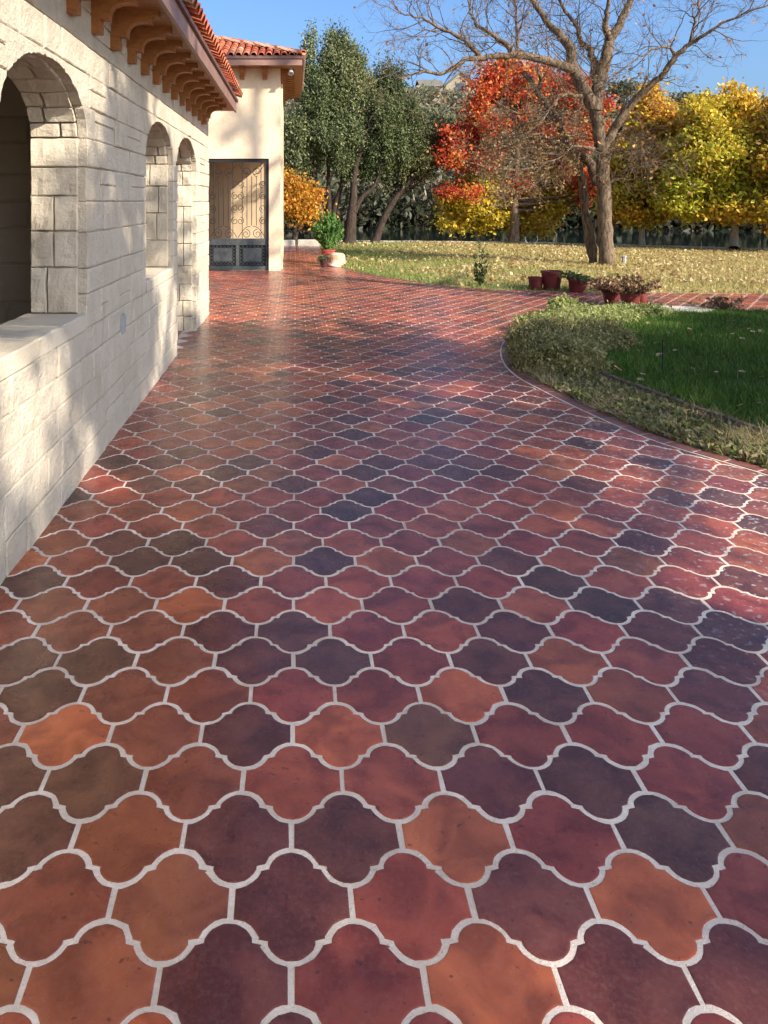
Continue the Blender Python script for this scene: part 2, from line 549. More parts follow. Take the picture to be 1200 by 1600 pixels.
# ------------------------------------------------------------------ drive tiles
TW, TR, TS, TH = 0.2555, 0.1730, 0.082, 0.264
def tile_outline(inset):
    half = [(0, TH / 2)]
    for k in range(1, 6):
        t = k / 5 * 1.2
        half.append((0.058 * math.sin(t), TH / 2 - 0.058 * (1 - math.cos(t)) * 1.01))
    half += [(0.0546, 0.0888)]
    mx, my = TW / 4, (TH + TS) / 4
    sym = [(2 * mx - x, 2 * my - y) for x, y in half][::-1]
    half = half + sym                       # apex .. upper right corner
    q1 = half
    ring = q1 + [(x, -y) for x, y in q1[::-1]]
    ring = ring + [(-x, -y) for x, y in q1[1:]] + [(-x, y) for x, y in q1[::-1][:-1]]
    out = []
    for p in ring:
        if not out or (abs(p[0] - out[-1][0]) + abs(p[1] - out[-1][1])) > 1e-5:
            out.append(p)
    n = len(out)
    P = [Vector(p) for p in out]
    res = []
    for i in range(n):
        e1 = (P[i] - P[i - 1]).normalized()
        e2 = (P[(i + 1) % n] - P[i]).normalized()
        n1 = Vector((e1.y, -e1.x))
        n2 = Vector((e2.y, -e2.x))
        b = (n1 + n2)
        if b.length < 1e-6:
            b = n1
        b.normalize()
        s = inset / max(b.dot(n1), 0.45)
        res.append(P[i] + b * s)
    return res
def tile_mesh_data(full=True):
    V, F = [], []
    rings = [(0.0063, 0.0020), (0.0065, 0.0066), (0.0083, 0.0074), (0.0110, 0.0077)] if full else [(0.0060, 0.002), (0.0070, 0.0076)]
    n = None
    for ins, z in rings:
        o = tile_outline(ins)
        n = len(o)
        V += [(p.x, p.y, z) for p in o]
    for r in range(len(rings) - 1):
        for i in range(n):
            F.append((r * n + i, r * n + (i + 1) % n, (r + 1) * n + (i + 1) % n, (r + 1) * n + i))
    top = (len(rings) - 1) * n
    F.append(tuple(range(top, top + n)))
    return np.array(V, dtype=np.float32), F, n
TV, TF, TN = tile_mesh_data(True)
# make sure the winding faces up
_o = tile_outline(0.0)
_area = sum(_o[i].x * _o[(i + 1) % len(_o)].y - _o[(i + 1) % len(_o)].x * _o[i].y for i in range(len(_o)))
if _area < 0:
    TF = [tuple(reversed(f)) for f in TF]
quads = np.array([f for f in TF if len(f) == 4])
ngon = np.array([f for f in TF if len(f) != 4])
tile_mes = []
for var in range(8):
    rv = random.Random(100 + var)
    W_ = TV.copy()
    jit = [(rv.gauss(0, .0006), rv.gauss(0, .0006)) for _ in range(TN)]
    chip = {rv.randrange(TN): rv.uniform(.0015, .004) for _ in range(rv.choice([0, 1, 1, 2, 3]))}
    for k in range(len(W_)):
        jx, jy = jit[k % TN]
        W_[k, 0] += jx
        W_[k, 1] += jy
        if k % TN in chip and k // TN >= 1:
            d_ = np.hypot(W_[k, 0], W_[k, 1])
            W_[k, :2] *= 1 - chip[k % TN] / d_
            W_[k, 2] -= 0.0006
    tm = make_mesh('tile', W_, [quads, ngon])
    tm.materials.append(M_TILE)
    tile_mes.append(tm)
FV, FF, FN = tile_mesh_data(False)
if _area < 0:
    FF = [tuple(reversed(f)) for f in FF]
fquads = np.array([f for f in FF if len(f) == 4])
fngon = np.array([f for f in FF if len(f) != 4])

PAL = {'o': (0.40, 0.098, 0.036), 'r': (0.33, 0.070, 0.034), 'm': (0.245, 0.048, 0.030), 'd': (0.140, 0.038, 0.026),
       'p': (0.105, 0.037, 0.027), 'u': (0.25, 0.066, 0.030), 'b': (0.150, 0.054, 0.028)}  # the brown mixes clay colour with some reflection of the lit wall
WGT = 'o' * 8 + 'r' * 24 + 'm' * 30 + 'd' * 17 + 'p' * 7 + 'u' * 14
# colours read off the nearest rows; each string runs left to right, first tile's right joint given as a pixel
ROWS = {0: (40, 'uudmodd'), 1: (170, 'uudrdom'), 2: (112, 'buddomp' + 'u'), 3: (65, 'bburrdp' + 'md'), 4: (25, 'uoudobmmmu'),
        5: (126, 'buummopud' + 'r'), 6: (85, 'bbudpmdomd'), 7: (45, 'ruudpmrdmdpm'), 8: (110, 'uuorrmdrpdmo')}
tiles = []
for n in range(-4, 150):
    yc = 1.463 + TR * n
    if yc > 25.7:
        break
    off = -0.0085 + TW / 2 + (TW / 2 if n % 2 else 0.0)
    xmax = 3.9 if yc < 10 else (17 if yc < 12.9 else 3.6)
    k0, k1 = -14, int((xmax - off) / TW) + 1
    for k in range(k0, k1):
        xc = off + k * TW
        if yc < 10.6 and xc < -1.28:
            continue
        if yc >= 10.6 and xc < -2.9:
            continue
        if yc > 16.4 and xc < -0.45 and not (yc < 18.8 and xc > -2.25):
            continue
        ex = [(xc - 0.13, yc), (xc + 0.13, yc), (xc, yc - 0.13), (xc, yc + 0.13)]
        if all(pip(x, y, BED) for x, y in ex) or all(pip(x, y, LAWN) for x, y in ex):
            continue
        c = None
        if n in ROWS:
            j0, s = ROWS[n]
            xj = (j0 - VPX) / FPX * yc
            i = int(round((xc - TW / 2 - xj) / TW)) + 1
            if 0 <= i < len(s):
                c = PAL[s[i]]
        if c is None:
            c = PAL[R.choice(WGT)]
        v = 0.88 + 0.24 * R.random()
        c = tuple(ch * 1.0 * v * (0.94 + 0.12 * R.random()) for ch in c)
        px = VPX + FPX * xc / max(yc, 0.1)
        py = VPY + FPX * CAMH / max(yc, 0.1)
        inview = yc > 1.2 and -90 < px < 1290 and py < 1720 and not (xc < -1.2 and yc < 10)
        tiles.append((yc if inview else 99 + yc, xc, yc, c))
tiles.sort()
far = Acc()
for i, (_, xc, yc, c) in enumerate(tiles):
    dz = R.uniform(-0.0004, 0.0008)
    if i < 300:
        o = link('tile', R.choice(tile_mes), drive, None, loc=(xc + R.uniform(-.0012, .0012), yc + R.uniform(-.0012, .0012), dz))
        o.rotation_euler = (R.uniform(-.003, .003), R.uniform(-.003, .003), R.uniform(-.014, .014))
        o.color = (*c, 1)
    else:
        V = FV + np.array([xc, yc, dz], dtype=np.float32)
        V[:, 2] += (FV[:, 0] * R.uniform(-.003, .003) + FV[:, 1] * R.uniform(-.003, .003))
        far.add(V, fquads, c)
        far.F.setdefault(fngon.shape[1], []).append(fngon + far.n - len(V))
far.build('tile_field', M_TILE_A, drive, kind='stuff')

# border course of narrow tiles round the bed
def kerb_normal(i, C):
    t = (C[min(i + 1, len(C) - 1)] - C[max(i - 1, 0)]).normalized()
    return Vector((t.y, -t.x, 0))          # towards the bed (right of travel)
def border(C, sign):
    st = Acc()
    n = len(C)
    V = []
    for i in range(n):
        nn = kerb_normal(i, C) * sign
        V += [C[i] - nn * 0.010 + Vector((0, 0, 0.0)), C[i] - nn * 0.010 + Vector((0, 0, 0.0115)), C[i] + nn * 0.108 + Vector((0, 0, 0.0115)), C[i] + nn * 0.108 + Vector((0, 0, -0.01))]
    F = []
    for i in range(n - 1):
        for j in range(3):
            q = (i * 4 + j, (i + 1) * 4 + j, (i + 1) * 4 + j + 1, i * 4 + j + 1)
            F.append(q)
    st.add(V, np.array(F))
    st.build('border_grout', M_GROUT, drive, fixn=True)
    for i in range(n - 1):
        p, q = C[i], C[i + 1]
        if p.y < 2.2 or p.x > 9:
            continue
        t = (q - p).normalized() * 0.004
        na, nb = kerb_normal(i, C) * sign, kerb_normal(i + 1, C) * sign
        ring = [p + t + na * 0.002, q - t + nb * 0.002, q - t + nb * 0.102, p + t + na * 0.102]
        cen = (ring[0] + ring[1] + ring[2] + ring[3]) / 4
        b = Acc()
        up = 0.0150 + R.uniform(-.001, .001)
        V = [v + Vector((0, 0, 0.004)) for v in ring] + [v + Vector((0, 0, up - 0.003)) for v in ring] + [v.lerp(cen, 0.06) + Vector((0, 0, up)) for v in ring]
        F = [(0, 1, 5, 4), (1, 2, 6, 5), (2, 3, 7, 6), (3, 0, 4, 7), (4, 5, 9, 8), (5, 6, 10, 9), (6, 7, 11, 10), (7, 4, 8, 11), (8, 9, 10, 11)]
        b.add(V, np.array(F))
        b.build('border_tile', M_BORDER, drive, fixn=True)
border(KC, 1)

# ------------------------------------------------------------------ arcade building
WX, WT, Y_END, Y_START = -1.15, 0.31, 10.15, -1.5
SPR, AB = 1.85, 0.325
ARCHES = [(2.98, 4.22, 0.80), (5.90, 7.19, 0.80), (7.46, 8.89, 0.0)]
arc = thing('arcade_building', 'white limestone arcade with round arches, wooden corbels and tiled eave along the drive', 'building', (WX, 6.0, 0))
def arch_top(y, grow=0.03):
    t = 0.0
    for y0, y1, s in ARCHES:
        c, h = (y0 + y1) / 2, (y1 - y0) / 2 + grow
        u = (y - c) / h
        if abs(u) < 1:
            t = max(t, SPR + (AB + grow) * math.sqrt(1 - u * u))
    return t
TOP = 2.70
# mortar core, cut with the arches
core = Acc()
cuts = sorted(set([Y_START, Y_END] + [v for y0, y1, s in ARCHES for v in (y0 - .03, y1 + .03)] + [y0 - .03 + (y1 - y0 + .06) * (0.5 - 0.5 * math.cos(PI * k / 20)) for y0, y1, s in ARCHES for k in range(21)]))
XF, XB = WX - 0.009, WX - WT + 0.01
for ya, yb in zip(cuts[:-1], cuts[1:]):
    if yb - ya < 1e-5:
        continue
    ym = (ya + yb) / 2
    ar = [q for q in ARCHES if q[0] - .03 < ym < q[1] + .03]
    if not ar:
        core.box((XB, ya, 0), (XF, yb, TOP))
    else:
        za = max(arch_top(ya), SPR)
        zb = max(arch_top(yb), SPR)
        core.add([(XB, ya, za), (XF, ya, za), (XF, yb, zb), (XB, yb, zb), (XB, ya, TOP), (XF, ya, TOP), (XF, yb, TOP), (XB, yb, TOP)],
                 np.array([(0, 3, 2, 1), (0, 1, 5, 4), (1, 2, 6, 5), (2, 3, 7, 6), (3, 0, 4, 7)]))
        if ar[0][2] > 0:
            core.box((XB, ya, 0), (XF, yb, ar[0][2]))
wall = core.build('wall', M_MORTAR, arc)
# interior: cross wall, back wall, end wall, ceiling
inn = Acc()
inn.box((-3.7, Y_START, 0), (-3.5, Y_END, 2.72))
inn.box((-3.5, Y_END - 0.3, 0), (XB - 0.002, Y_END - 0.02, 2.72))
inn.box((-3.5, Y_START, 0), (-2.3, Y_START + 0.2, 2.64))
inn.box((-3.5, Y_START, 2.64), (XB - 0.002, Y_END - 0.31, 2.70))
inn.build('inner_wall', M_MORTAR, arc)
inn = Acc()
inn.box((-3.5, Y_START + .2, 0.0), (XB - 0.004, Y_END - .31, 0.012))
inn.box((XB - 0.004, 7.50, 0.0), (-1.30, 8.85, 0.012))
inn.build('floor', M_BORDER, arc)

def rock(parent, name, org, eu, ev, en, lu, lv, depth, amp, mat, nu=5, nv=3, gap=0.004, edge=0.006, bw=0.012):
    """one stone: a face grid in the (eu,ev) plane pushed out along en"""
    org, eu, ev, en = Vector(org), Vector(eu), Vector(ev), Vector(en)
    V, F = [], []
    bu, bv = min(bw / lu, .3), min(bw / lv, .3)
    gu = [0] + [bu + (1 - 2 * bu) * (i + R.uniform(-.18, .18) * (0 < i < nu - 2)) / (nu - 2) for i in range(nu - 1)] + [1]
    gv = [0] + [bv + (1 - 2 * bv) * (i + R.uniform(-.18, .18) * (0 < i < nv - 2)) / (nv - 2) for i in range(nv - 1)] + [1]
    for j in range(nv + 1):
        for i in range(nu + 1):
            u, v = gu[i], gv[j]
            bd = i in (0, nu) or j in (0, nv)
            q = (org + eu * u * lu + ev * v * lv) * 6.5
            h = amp * (0.6 + 0.9 * mnoise.noise(q) + 0.35 * mnoise.noise(q * 3.1) + R.uniform(-.06, .06))
            if bd:
                h = min(h * 0.35, 0.002) - edge
            uu = gap + u * (lu - 2 * gap) + (R.uniform(-.004, .004) if (bd and i not in (0, nu)) else 0) + (R.uniform(0, .004) if i == 0 else (-R.uniform(0, .004) if i == nu else 0))
            vv = gap + v * (lv - 2 * gap) + (R.uniform(0, .004) if j == 0 else (-R.uniform(0, .004) if j == nv else 0))
            V.append(org + eu * uu + ev * vv + en * h)
    w = nu + 1
    for j in range(nv):
        for i in range(nu):
            F.append((j * w + i, j * w + i + 1, (j + 1) * w + i + 1, (j + 1) * w + i))
    per = [i for i in range(w)] + [j * w + nu for j in range(1, nv + 1)] + [nv * w + i for i in range(nu - 1, -1, -1)] + [j * w for j in range(nv - 1, 0, -1)]
    b0 = len(V)
    for k in per:
        V.append(V[k] - en * depth)
    m = len(per)
    for k in range(m):
        F.append((per[k], b0 + k, b0 + (k + 1) % m, per[(k + 1) % m]))
    acc = Acc()
    acc.add(V, np.array(F))
    return acc.build(name, mat, parent, fixn=False)

def flat_block(parent, poly, x0, depth):
    """front-face stone with an arbitrary (y,z) outline"""
    n = len(poly)
    c = Vector((sum(p[0] for p in poly) / n, sum(p[1] for p in poly) / n))
    def ins(p, d):
        v = Vector(p) - c
        return c + v * max(0.0, 1 - d / max(v.length, 1e-3))
    acc = Acc()
    A = [(x0 - depth, *ins(p, 0.0015)) for p in poly]
    B = [(x0 - 0.002, *ins(p, 0.0015)) for p in poly]
    C_ = [(x0, *ins(p, 0.012)) for p in poly]
    F = []
    for k in range(n):
        F += [(k, (k + 1) % n, n + (k + 1) % n, n + k), (n + k, n + (k + 1) % n, 2 * n + (k + 1) % n, 2 * n + k)]
    F.append(tuple(range(2 * n, 3 * n)))
    acc.add(A + B + C_, F)
    return acc.build('stone', M_STONE, parent, fixn=True)

zs = [0, 0.15, 0.34, 0.50, 0.65, 0.80, 0.99, 1.13, 1.33, 1.50, 1.69, 1.85, 2.02, 2.20, 2.36, 2.55, 2.70]
YB = 2.45
def split(a_, b_, lo, hi):
    out = [a_]
    while b_ - out[-1] > hi * 1.25:
        out.append(out[-1] + R.uniform(lo, hi))
    if b_ - out[-1] < lo * 0.6 and len(out) > 1:
        out.pop()
    out.append(b_)
    return list(zip(out[:-1], out[1:]))
for ci, (z0, z1) in enumerate(zip(zs[:-1], zs[1:])):
    if z1 <= 0.801:
        spans = [(YB, 7.456), (8.894, Y_END)]
    elif z1 <= SPR + .001:
        spans = [(YB, 2.976), (4.224, 5.896), (7.194, 7.456), (8.894, Y_END)]
    else:
        spans = [(YB, Y_END)]
    for sa, sb in spans:
        for ya, yb in split(sa, sb, 0.17, 0.52):
            x0 = WX + R.uniform(-.004, .005)
            if z0 < SPR - .001 or (arch_top(ya, .004) < z0 and arch_top(yb, .004) < z0 and arch_top((ya + yb) / 2, .004) < z0):
                sub = [(z0, z1)]
                if (z1 - z0) > 0.165 and R.random() < 0.22:
                    zm = z0 + (z1 - z0) * R.uniform(.4, .6)
                    sub = [(z0, zm), (zm, z1)]
                for za, zb in sub:
                    rock(wall, 'stone', (x0, ya, za), (0, 1, 0), (0, 0, 1), (1, 0, 0), yb - ya, zb - za, 0.05, R.choice([0.003, 0.005, 0.009]), M_STONE, 8, 5, R.choice([0.0004, 0.0012, 0.0022]), R.choice([0.002, 0.003, 0.004]), 0.009)
            else:
                N = 28
                run = []
                runs = []
                for k in range(N + 1):
                    y = ya + (yb - ya) * k / N
                    if arch_top(y, .004) < z1 - 0.012:
                        run.append(y)
                    else:
                        if len(run) > 2:
                            runs.append(run)
                        run = []
                if len(run) > 2:
                    runs.append(run)
                for rn in runs:
                    low = [(y, max(z0, arch_top(y, .004) + R.uniform(-.008, .005))) for y in rn]
                    lo2 = [low[0]]
                    for q in low[1:-1]:
                        if q[1] > z0 + 1e-6 or lo2[-1][1] > z0 + 1e-6:
                            lo2.append(q)
                    lo2.append(low[-1])
                    poly = lo2 + [(rn[-1], z1), (rn[0], z1)]
                    flat_block(wall, poly, x0, 0.05)

# rock-faced jambs and arch soffits, sills
for ai, (y0, y1, s) in enumerate(ARCHES):
    zb_ = s + (0.085 if s > 0 else 0.0)
    z = zb_
    while z < SPR - 0.02:
        h = R.uniform(0.15, 0.26)
        if SPR - (z + h) < 0.11:
            h = SPR - z
        for side in (0, 1):
            xsplit = [(-WT, -0.046)] if R.random() < 0.35 else None
            if xsplit is None:
                c = R.uniform(-0.22, -0.12)
                xsplit = [(-WT, c), (c, -0.046)]
            for xa, xb in xsplit:
                if side:
                    rock(wall, 'jamb_stone', (WX + xa, y1 + 0.006, z), (1, 0, 0), (0, 0, 1), (0, -1, 0), xb - xa, h, 0.03, 0.020, M_ROCK, 9, 7, 0.0006, 0.002, 0.008)
                else:
                    rock(wall, 'jamb_stone', (WX + xb, y0 - 0.006, z), (-1, 0, 0), (0, 0, 1), (0, 1, 0), xb - xa, h, 0.03, 0.020, M_ROCK, 6, 5, 0.0006, 0.002, 0.008)
        z += h
    c, hw = (y0 + y1) / 2, (y1 - y0) / 2
    ns = 12
    for k in range(ns):
        t0, t1 = PI * k / ns, PI * (k + 1) / ns
        pa = Vector((0, c + (hw + .006) * math.cos(t0), SPR + (AB + .006) * math.sin(t0)))
        pb = Vector((0, c + (hw + .006) * math.cos(t1), SPR + (AB + .006) * math.sin(t1)))
        ev = (pb - pa)
        L = ev.length
        ev.normalize()
        en = Vector((1, 0, 0)).cross(ev)
        if en.dot(Vector((0, c, SPR)) - pa) < 0:
            en = -en
        cs = R.uniform(-0.22, -0.12)
        for xa, xb in ([(-WT, cs), (cs, -0.046)] if R.random() < 0.75 else [(-WT, -0.046)]):
            rock(wall, 'soffit_stone', (WX + xa, pa.y, pa.z), (1, 0, 0), ev, en, xb - xa, L, 0.045, 0.019, M_ROCK, 8, 4, 0.004, 0.006, 0.007)
    if s > 0:
        for ya, yb in split(y0 + .002, y1 - .002, 0.32, 0.5):
            org = (WX - WT - 0.02, ya, 0.8)
            rock(wall, 'sill_stone', (WX - WT - 0.02, ya, 0.882), (1, 0, 0), (0, 1, 0), (0, 0, 1), WT + 0.028, yb - ya, 0.075, 0.008, M_ROCK, 7, 8, 0.0015, 0.005)
# cross wall of rock-faced stones seen through the first arch
cw = Acc()
cw.box((-3.5, 5.23, 0), (XB - 0.002, 5.5, 2.64))
crossw = cw.build('cross_wall', M_MORTAR, arc)
z = 0.0
while z < 2.6:
    h = min(R.uniform(0.17, 0.28), 2.64 - z)
    for xa, xb in split(-2.5, WX - WT - 0.004, 0.3, 0.55):
        rock(crossw, 'stone', (xa, 5.225, z), (1, 0, 0), (0, 0, 1), (0, -1, 0), xb - xa, h, 0.02, 0.012, M_ROCK, 6, 4)
    z += h

# eave: corbels, soffit, fascia, trim
COR = [(0, 0), (.058, 0), (.060, .040), (.056, .070), (.062, .080), (.105, .074), (.106, .100), (.112, .128), (.128, .150), (.155, .164), (.195, .172), (.235, .170), (.256, .162), (.252, .200), (.262, .206), (.303, .200), (.301, .245), (0, .245)]
def corbel_mesh(name, w, flip=None):
    acc = Acc()
    n = len(COR)
    ca = [(u, z) for u, z in COR]
    V = [(u, -w / 2, z) for u, z in ca] + [(u, w / 2, z) for u, z in ca]
    F = [tuple(range(n)), tuple(range(2 * n - 1, n - 1, -1))] + [(i, n + i, n + (i + 1) % n, (i + 1) % n) for i in range(n)]
    acc.add(V, F)
    me = acc.build(name, M_CORBEL, fixn=True)
    d = me.data
    bpy.data.objects.remove(me)
    return d
cor_me = corbel_mesh('corbel', 0.075)
ya = 3.84 - 4 * 0.46
while ya < 9.6:
    link('corbel', cor_me, arc, None, loc=(WX - 0.002 - arc.location.x, ya + 0.0375 - arc.location.y, 2.445))
    ya += 0.4605
e = Acc()
nb_ = 0
yy = 0.5
while yy < Y_END - 0.1:
    y2 = min(yy + 0.145, Y_END - 0.05)
    bd = Acc()
    bd.box((-1.145, yy + 0.0015, 2.688), (-0.802, y2 - 0.0015, 2.705))
    bd.build('soffit_board', M_SOFFIT, arc)
    yy += 0.145
e = Acc()
e.box((-0.80, 0.0, 2.665), (-0.775, 10.06, 2.795))
e.build('fascia', M_FASCIA, arc)
e = Acc()
e.box((-0.803, 0.0, 2.797), (-0.752, 10.065, 2.832))
e.box((-0.803, 0.0, 2.832), (-0.765, 10.065, 2.846))
e.build('gutter_trim', M_TRIM, arc)
SL = 0.37
def barrel_mesh(name, r, L, n=8):
    V, F = [], []
    for k, (y, rr, dz) in enumerate([(0, r, 0.012), (0, r * 0.80, 0.012), (0, r, 0.012), (L, r * 0.82, 0.0)]):
        for j in range(n + 1):
            t = PI * j / n
            V.append((rr * math.cos(t), y, rr * math.sin(t) * 1.0 + dz))
    w = n + 1
    for k in (0, 2):
        for j in range(n):
            F.append((k * w + j, k * w + j + 1, (k + 1) * w + j + 1, (k + 1) * w + j))
    me = make_mesh(name, V, [np.array(F)])
    me.polygons.foreach_set('use_smooth', np.ones(len(me.polygons), dtype=bool))
    me.materials.append(M_ROOF)
    # inner underside: thickness
    return me
bar_me = barrel_mesh('roof_tile', 0.068, 0.36)
rf = Acc()
rf.add([(-0.77, 0.0, 2.848), (-0.77, 10.06, 2.848), (-4.1, 10.06, 2.848 + 3.33 * SL), (-4.1, 0.0, 2.848 + 3.33 * SL),
        (-0.77, 0.0, 2.80), (-0.77, 10.06, 2.80), (-4.1, 10.06, 2.70 + 3.33 * SL), (-4.1, 0.0, 2.70 + 3.33 * SL)],
       np.array([(0, 1, 2, 3), (7, 6, 5, 4), (0, 4, 5, 1), (1, 5, 6, 2), (2, 6, 7, 3), (3, 7, 4, 0)]))
roof = rf.build('roof', M_TRIM, arc, fixn=True)
ang = math.atan(SL)
def rt(parent, x, y, z, yaw, base, jit=True):
    o = link('roof_tile', bar_me, parent, None)
    M = Matrix.Translation((x - base.x, y - base.y, z - base.z)) @ Matrix.Rotation(yaw, 4, 'Z') @ Matrix.Rotation(ang + R.uniform(-.03, .03), 4, 'X') @ Matrix.Rotation(R.uniform(-.05, .05), 4, 'Y')
    o.matrix_basis = M
    return o
base_arc = Vector(arc.location)
rest = Acc()
BV = np.array([v.co for v in bar_me.vertices], dtype=np.float32)
BF = np.array([list(p.vertices) for p in bar_me.polygons])
for k in range(63):
    y = 0.06 + 0.16 * k
    for c_ in range(11):
        d = -0.015 + 0.29 * c_
        x, z = -0.725 - d * math.cos(ang), 2.853 + d * math.sin(ang)
        if c_ < 2 and y > 2.4:
            rt(roof, x, y + R.uniform(-.006, .006), z, PI / 2, base_arc)
        else:
            M = np.array((Matrix.Translation((x, y, z)) @ Matrix.Rotation(PI / 2, 4, 'Z') @ Matrix.Rotation(ang, 4, 'X')))
            rest.add(BV @ M[:3, :3].T + M[:3, 3], BF)
rest.build('roof_tile_field', M_ROOF, roof, base=base_arc, kind='stuff')
# outlet cover on the wall
pl = Acc()
pl.box((WX - 0.01, 5.035, 0.625), (WX + 0.010, 5.125, 0.755))
pl.box((WX + 0.010, 5.045, 0.635), (WX + 0.020, 5.115, 0.745))
pl.build('outlet_cover', M_PLATE, arc)

# ------------------------------------------------------------------ stucco gatehouse
TX0, TX1, TY0, TY1 = -4.6, -0.33, 16.6, 21.0
gh = thing('gatehouse', 'tan stucco gatehouse with red barrel tile roof and gated opening', 'building', (TX1, TY0, 0))
GX0, GX1, GZ = -1.93, -0.58, 2.43
w = Acc()
w.box((TX0, TY0, 0), (GX0, TY0 + .25, 4.38))
w.box((GX1, TY0, 0), (TX1, TY0 + .25, 4.38))
w.box((GX0, TY0, GZ), (GX1, TY0 + .25, 4.38))
OY0, OY1, OZ = 17.66, 18.62, 2.80
w.box((GX1, TY0 + .25, 0), (TX1, OY0, 4.38))
w.box((GX1, OY0, OZ), (TX1, OY1, 4.38))
w.box((GX1, OY1, 0), (TX1, TY1, 4.38))
w.box((TX0, TY0 + .25, 0), (TX0 + .25, TY1, 4.38))
w.box((TX0 + .25, TY1 - .25, 0), (GX1, TY1, 4.38))
w.build('wall', M_STUCCO, gh)
w = Acc()
w.box((TX0 + .25, 18.8, 0), (GX1 - 0.002, 18.95, 3.0))
w.box((TX0 + .25, TY0 + .252, 3.0), (GX1 - 0.002, 18.95, 3.06))
w.box((-2.3, TY0 + .252, 0), (-2.2, 18.8, 3.0))
w.build('passage_wall', M_STUCCO_IN, gh)
OH = 0.47
e = Acc()
ex0, ex1, ey0, ey1 = TX0 - OH, TX1 + OH, TY0 - OH, TY1 + OH
e.box((ex0, ey0, 4.365), (ex1, ey0 + .03, 4.50))
e.box((ex1 - .03, ey0 + .03, 4.365), (ex1, ey1 - .03, 4.50))
e.box((ex0, ey1 - .03, 4.365), (ex1, ey1, 4.50))
e.box((ex0, ey0 + .03, 4.365), (ex0 + .03, ey1 - .03, 4.50))
e.build('fascia', M_FASCIA, gh)
e = Acc()
e.box((ex0 - .025, ey0 - .025, 4.502), (ex1 + .025, ey1 + .025, 4.565))
e.build('gutter_trim', M_TRIM, gh)
e = Acc()
e.box((ex0 + .03, ey0 + .03, 4.382), (ex1 - .03, TY0, 4.40))
e.box((TX1, TY0, 4.382), (ex1 - .03, ey1 - .03, 4.40))
e.build('soffit', M_SOFFIT, gh)
hgt = (ex1 - ex0) / 2 * SL
cx, cy = (ex0 + ex1) / 2, (ey0 + ey1) / 2
e = Acc()
zr = 4.567
e.add([(ex0, ey0, zr), (ex1, ey0, zr), (ex1, ey1, zr), (ex0, ey1, zr), (cx, cy, zr + hgt)], [(0, 1, 4), (1, 2, 4), (2, 3, 4), (3, 0, 4), (3, 2, 1, 0)])
troof = e.build('roof', M_TRIM, gh)
gb = Vector(gh.location)
rest = Acc()
k = 0
x = ex1 - 0.06
while x > ex0:
    for c_ in range(10):
        d = -0.05 + 0.27 * c_
        yy, zz = ey0 + d * math.cos(ang), zr + 0.006 + d * math.sin(ang)
        if yy + 0.12 - ey0 > (ex1 - x) + 0.12 or yy - ey0 + .1 > x - ex0:
            continue
        if x > -2.6:
            rt(troof, x, yy, zz, 0, gb)
        else:
            M = np.array(Matrix.Translation((x, yy, zz)) @ Matrix.Rotation(ang, 4, 'X'))
            rest.add(BV @ M[:3, :3].T + M[:3, 3], BF)
    x -= 0.16
y = ey0 + 0.06
while y < ey1:
    for c_ in range(10):
        d = -0.05 + 0.27 * c_
        xx, zz = ex1 - d * math.cos(ang), zr + 0.006 + d * math.sin(ang)
        if ex1 - xx + .1 > min(y - ey0, ey1 - y) + 0.12:
            continue
        M = np.array(Matrix.Translation((xx, y, zz)) @ Matrix.Rotation(PI / 2, 4, 'Z') @ Matrix.Rotation(ang, 4, 'X'))
        rest.add(BV @ M[:3, :3].T + M[:3, 3], BF)
    y += 0.16
rest.build('roof_tile_field', M_ROOF, troof, base=gb, kind='stuff')
# hip cap tiles
for k in range(8):
    t = -0.02 + 0.26 * k
    o = link('hip_tile', bar_me, troof, None)
    o.matrix_basis = Matrix.Translation((ex1 - t - gb.x, ey0 + t - gb.y, zr + 0.03 + t * SL - gb.z)) @ Matrix.Rotation(PI / 4, 4, 'Z') @ Matrix.Rotation(math.atan(SL / 1.414), 4, 'X') @ Matrix.Scale(1.25, 4)
gcor = corbel_mesh('corbel', 0.10)
for x in (-0.66, -1.155, -1.65, -2.145, -2.64):
    o = link('bracket', gcor, gh, None)
    o.location = (x - gb.x, TY0 + 0.002 - gb.y, 4.135)
    o.rotation_euler = (0, 0, -PI / 2)
for k in range(13):
    o = link('bracket', gcor, gh, None)
    o.location = (TX1 - 0.002 - gb.x, 16.78 + 0.33 * k - gb.y, 4.135)
sp = Acc()
sp.lathe([(0.0, 0), (0.035, 0), (0.045, 0.06), (0.06, 0.13), (0.055, 0.135), (0.0, 0.11)], 14, (-0.10, 16.30, 4.30), Matrix.Rotation(math.radians(140), 3, 'X'))
sp.tube([(-0.10, 16.32, 4.38), (-0.10, 16.32, 4.29)], 0.014, 6)
sp.build('floodlight', M_PLATE, gh)
cp = Acc()
cp.box((TX1, 17.0, 0.0), (TX1 + 0.045, 17.06, 4.1))
cp.build('downpipe', M_STUCCO, gh)

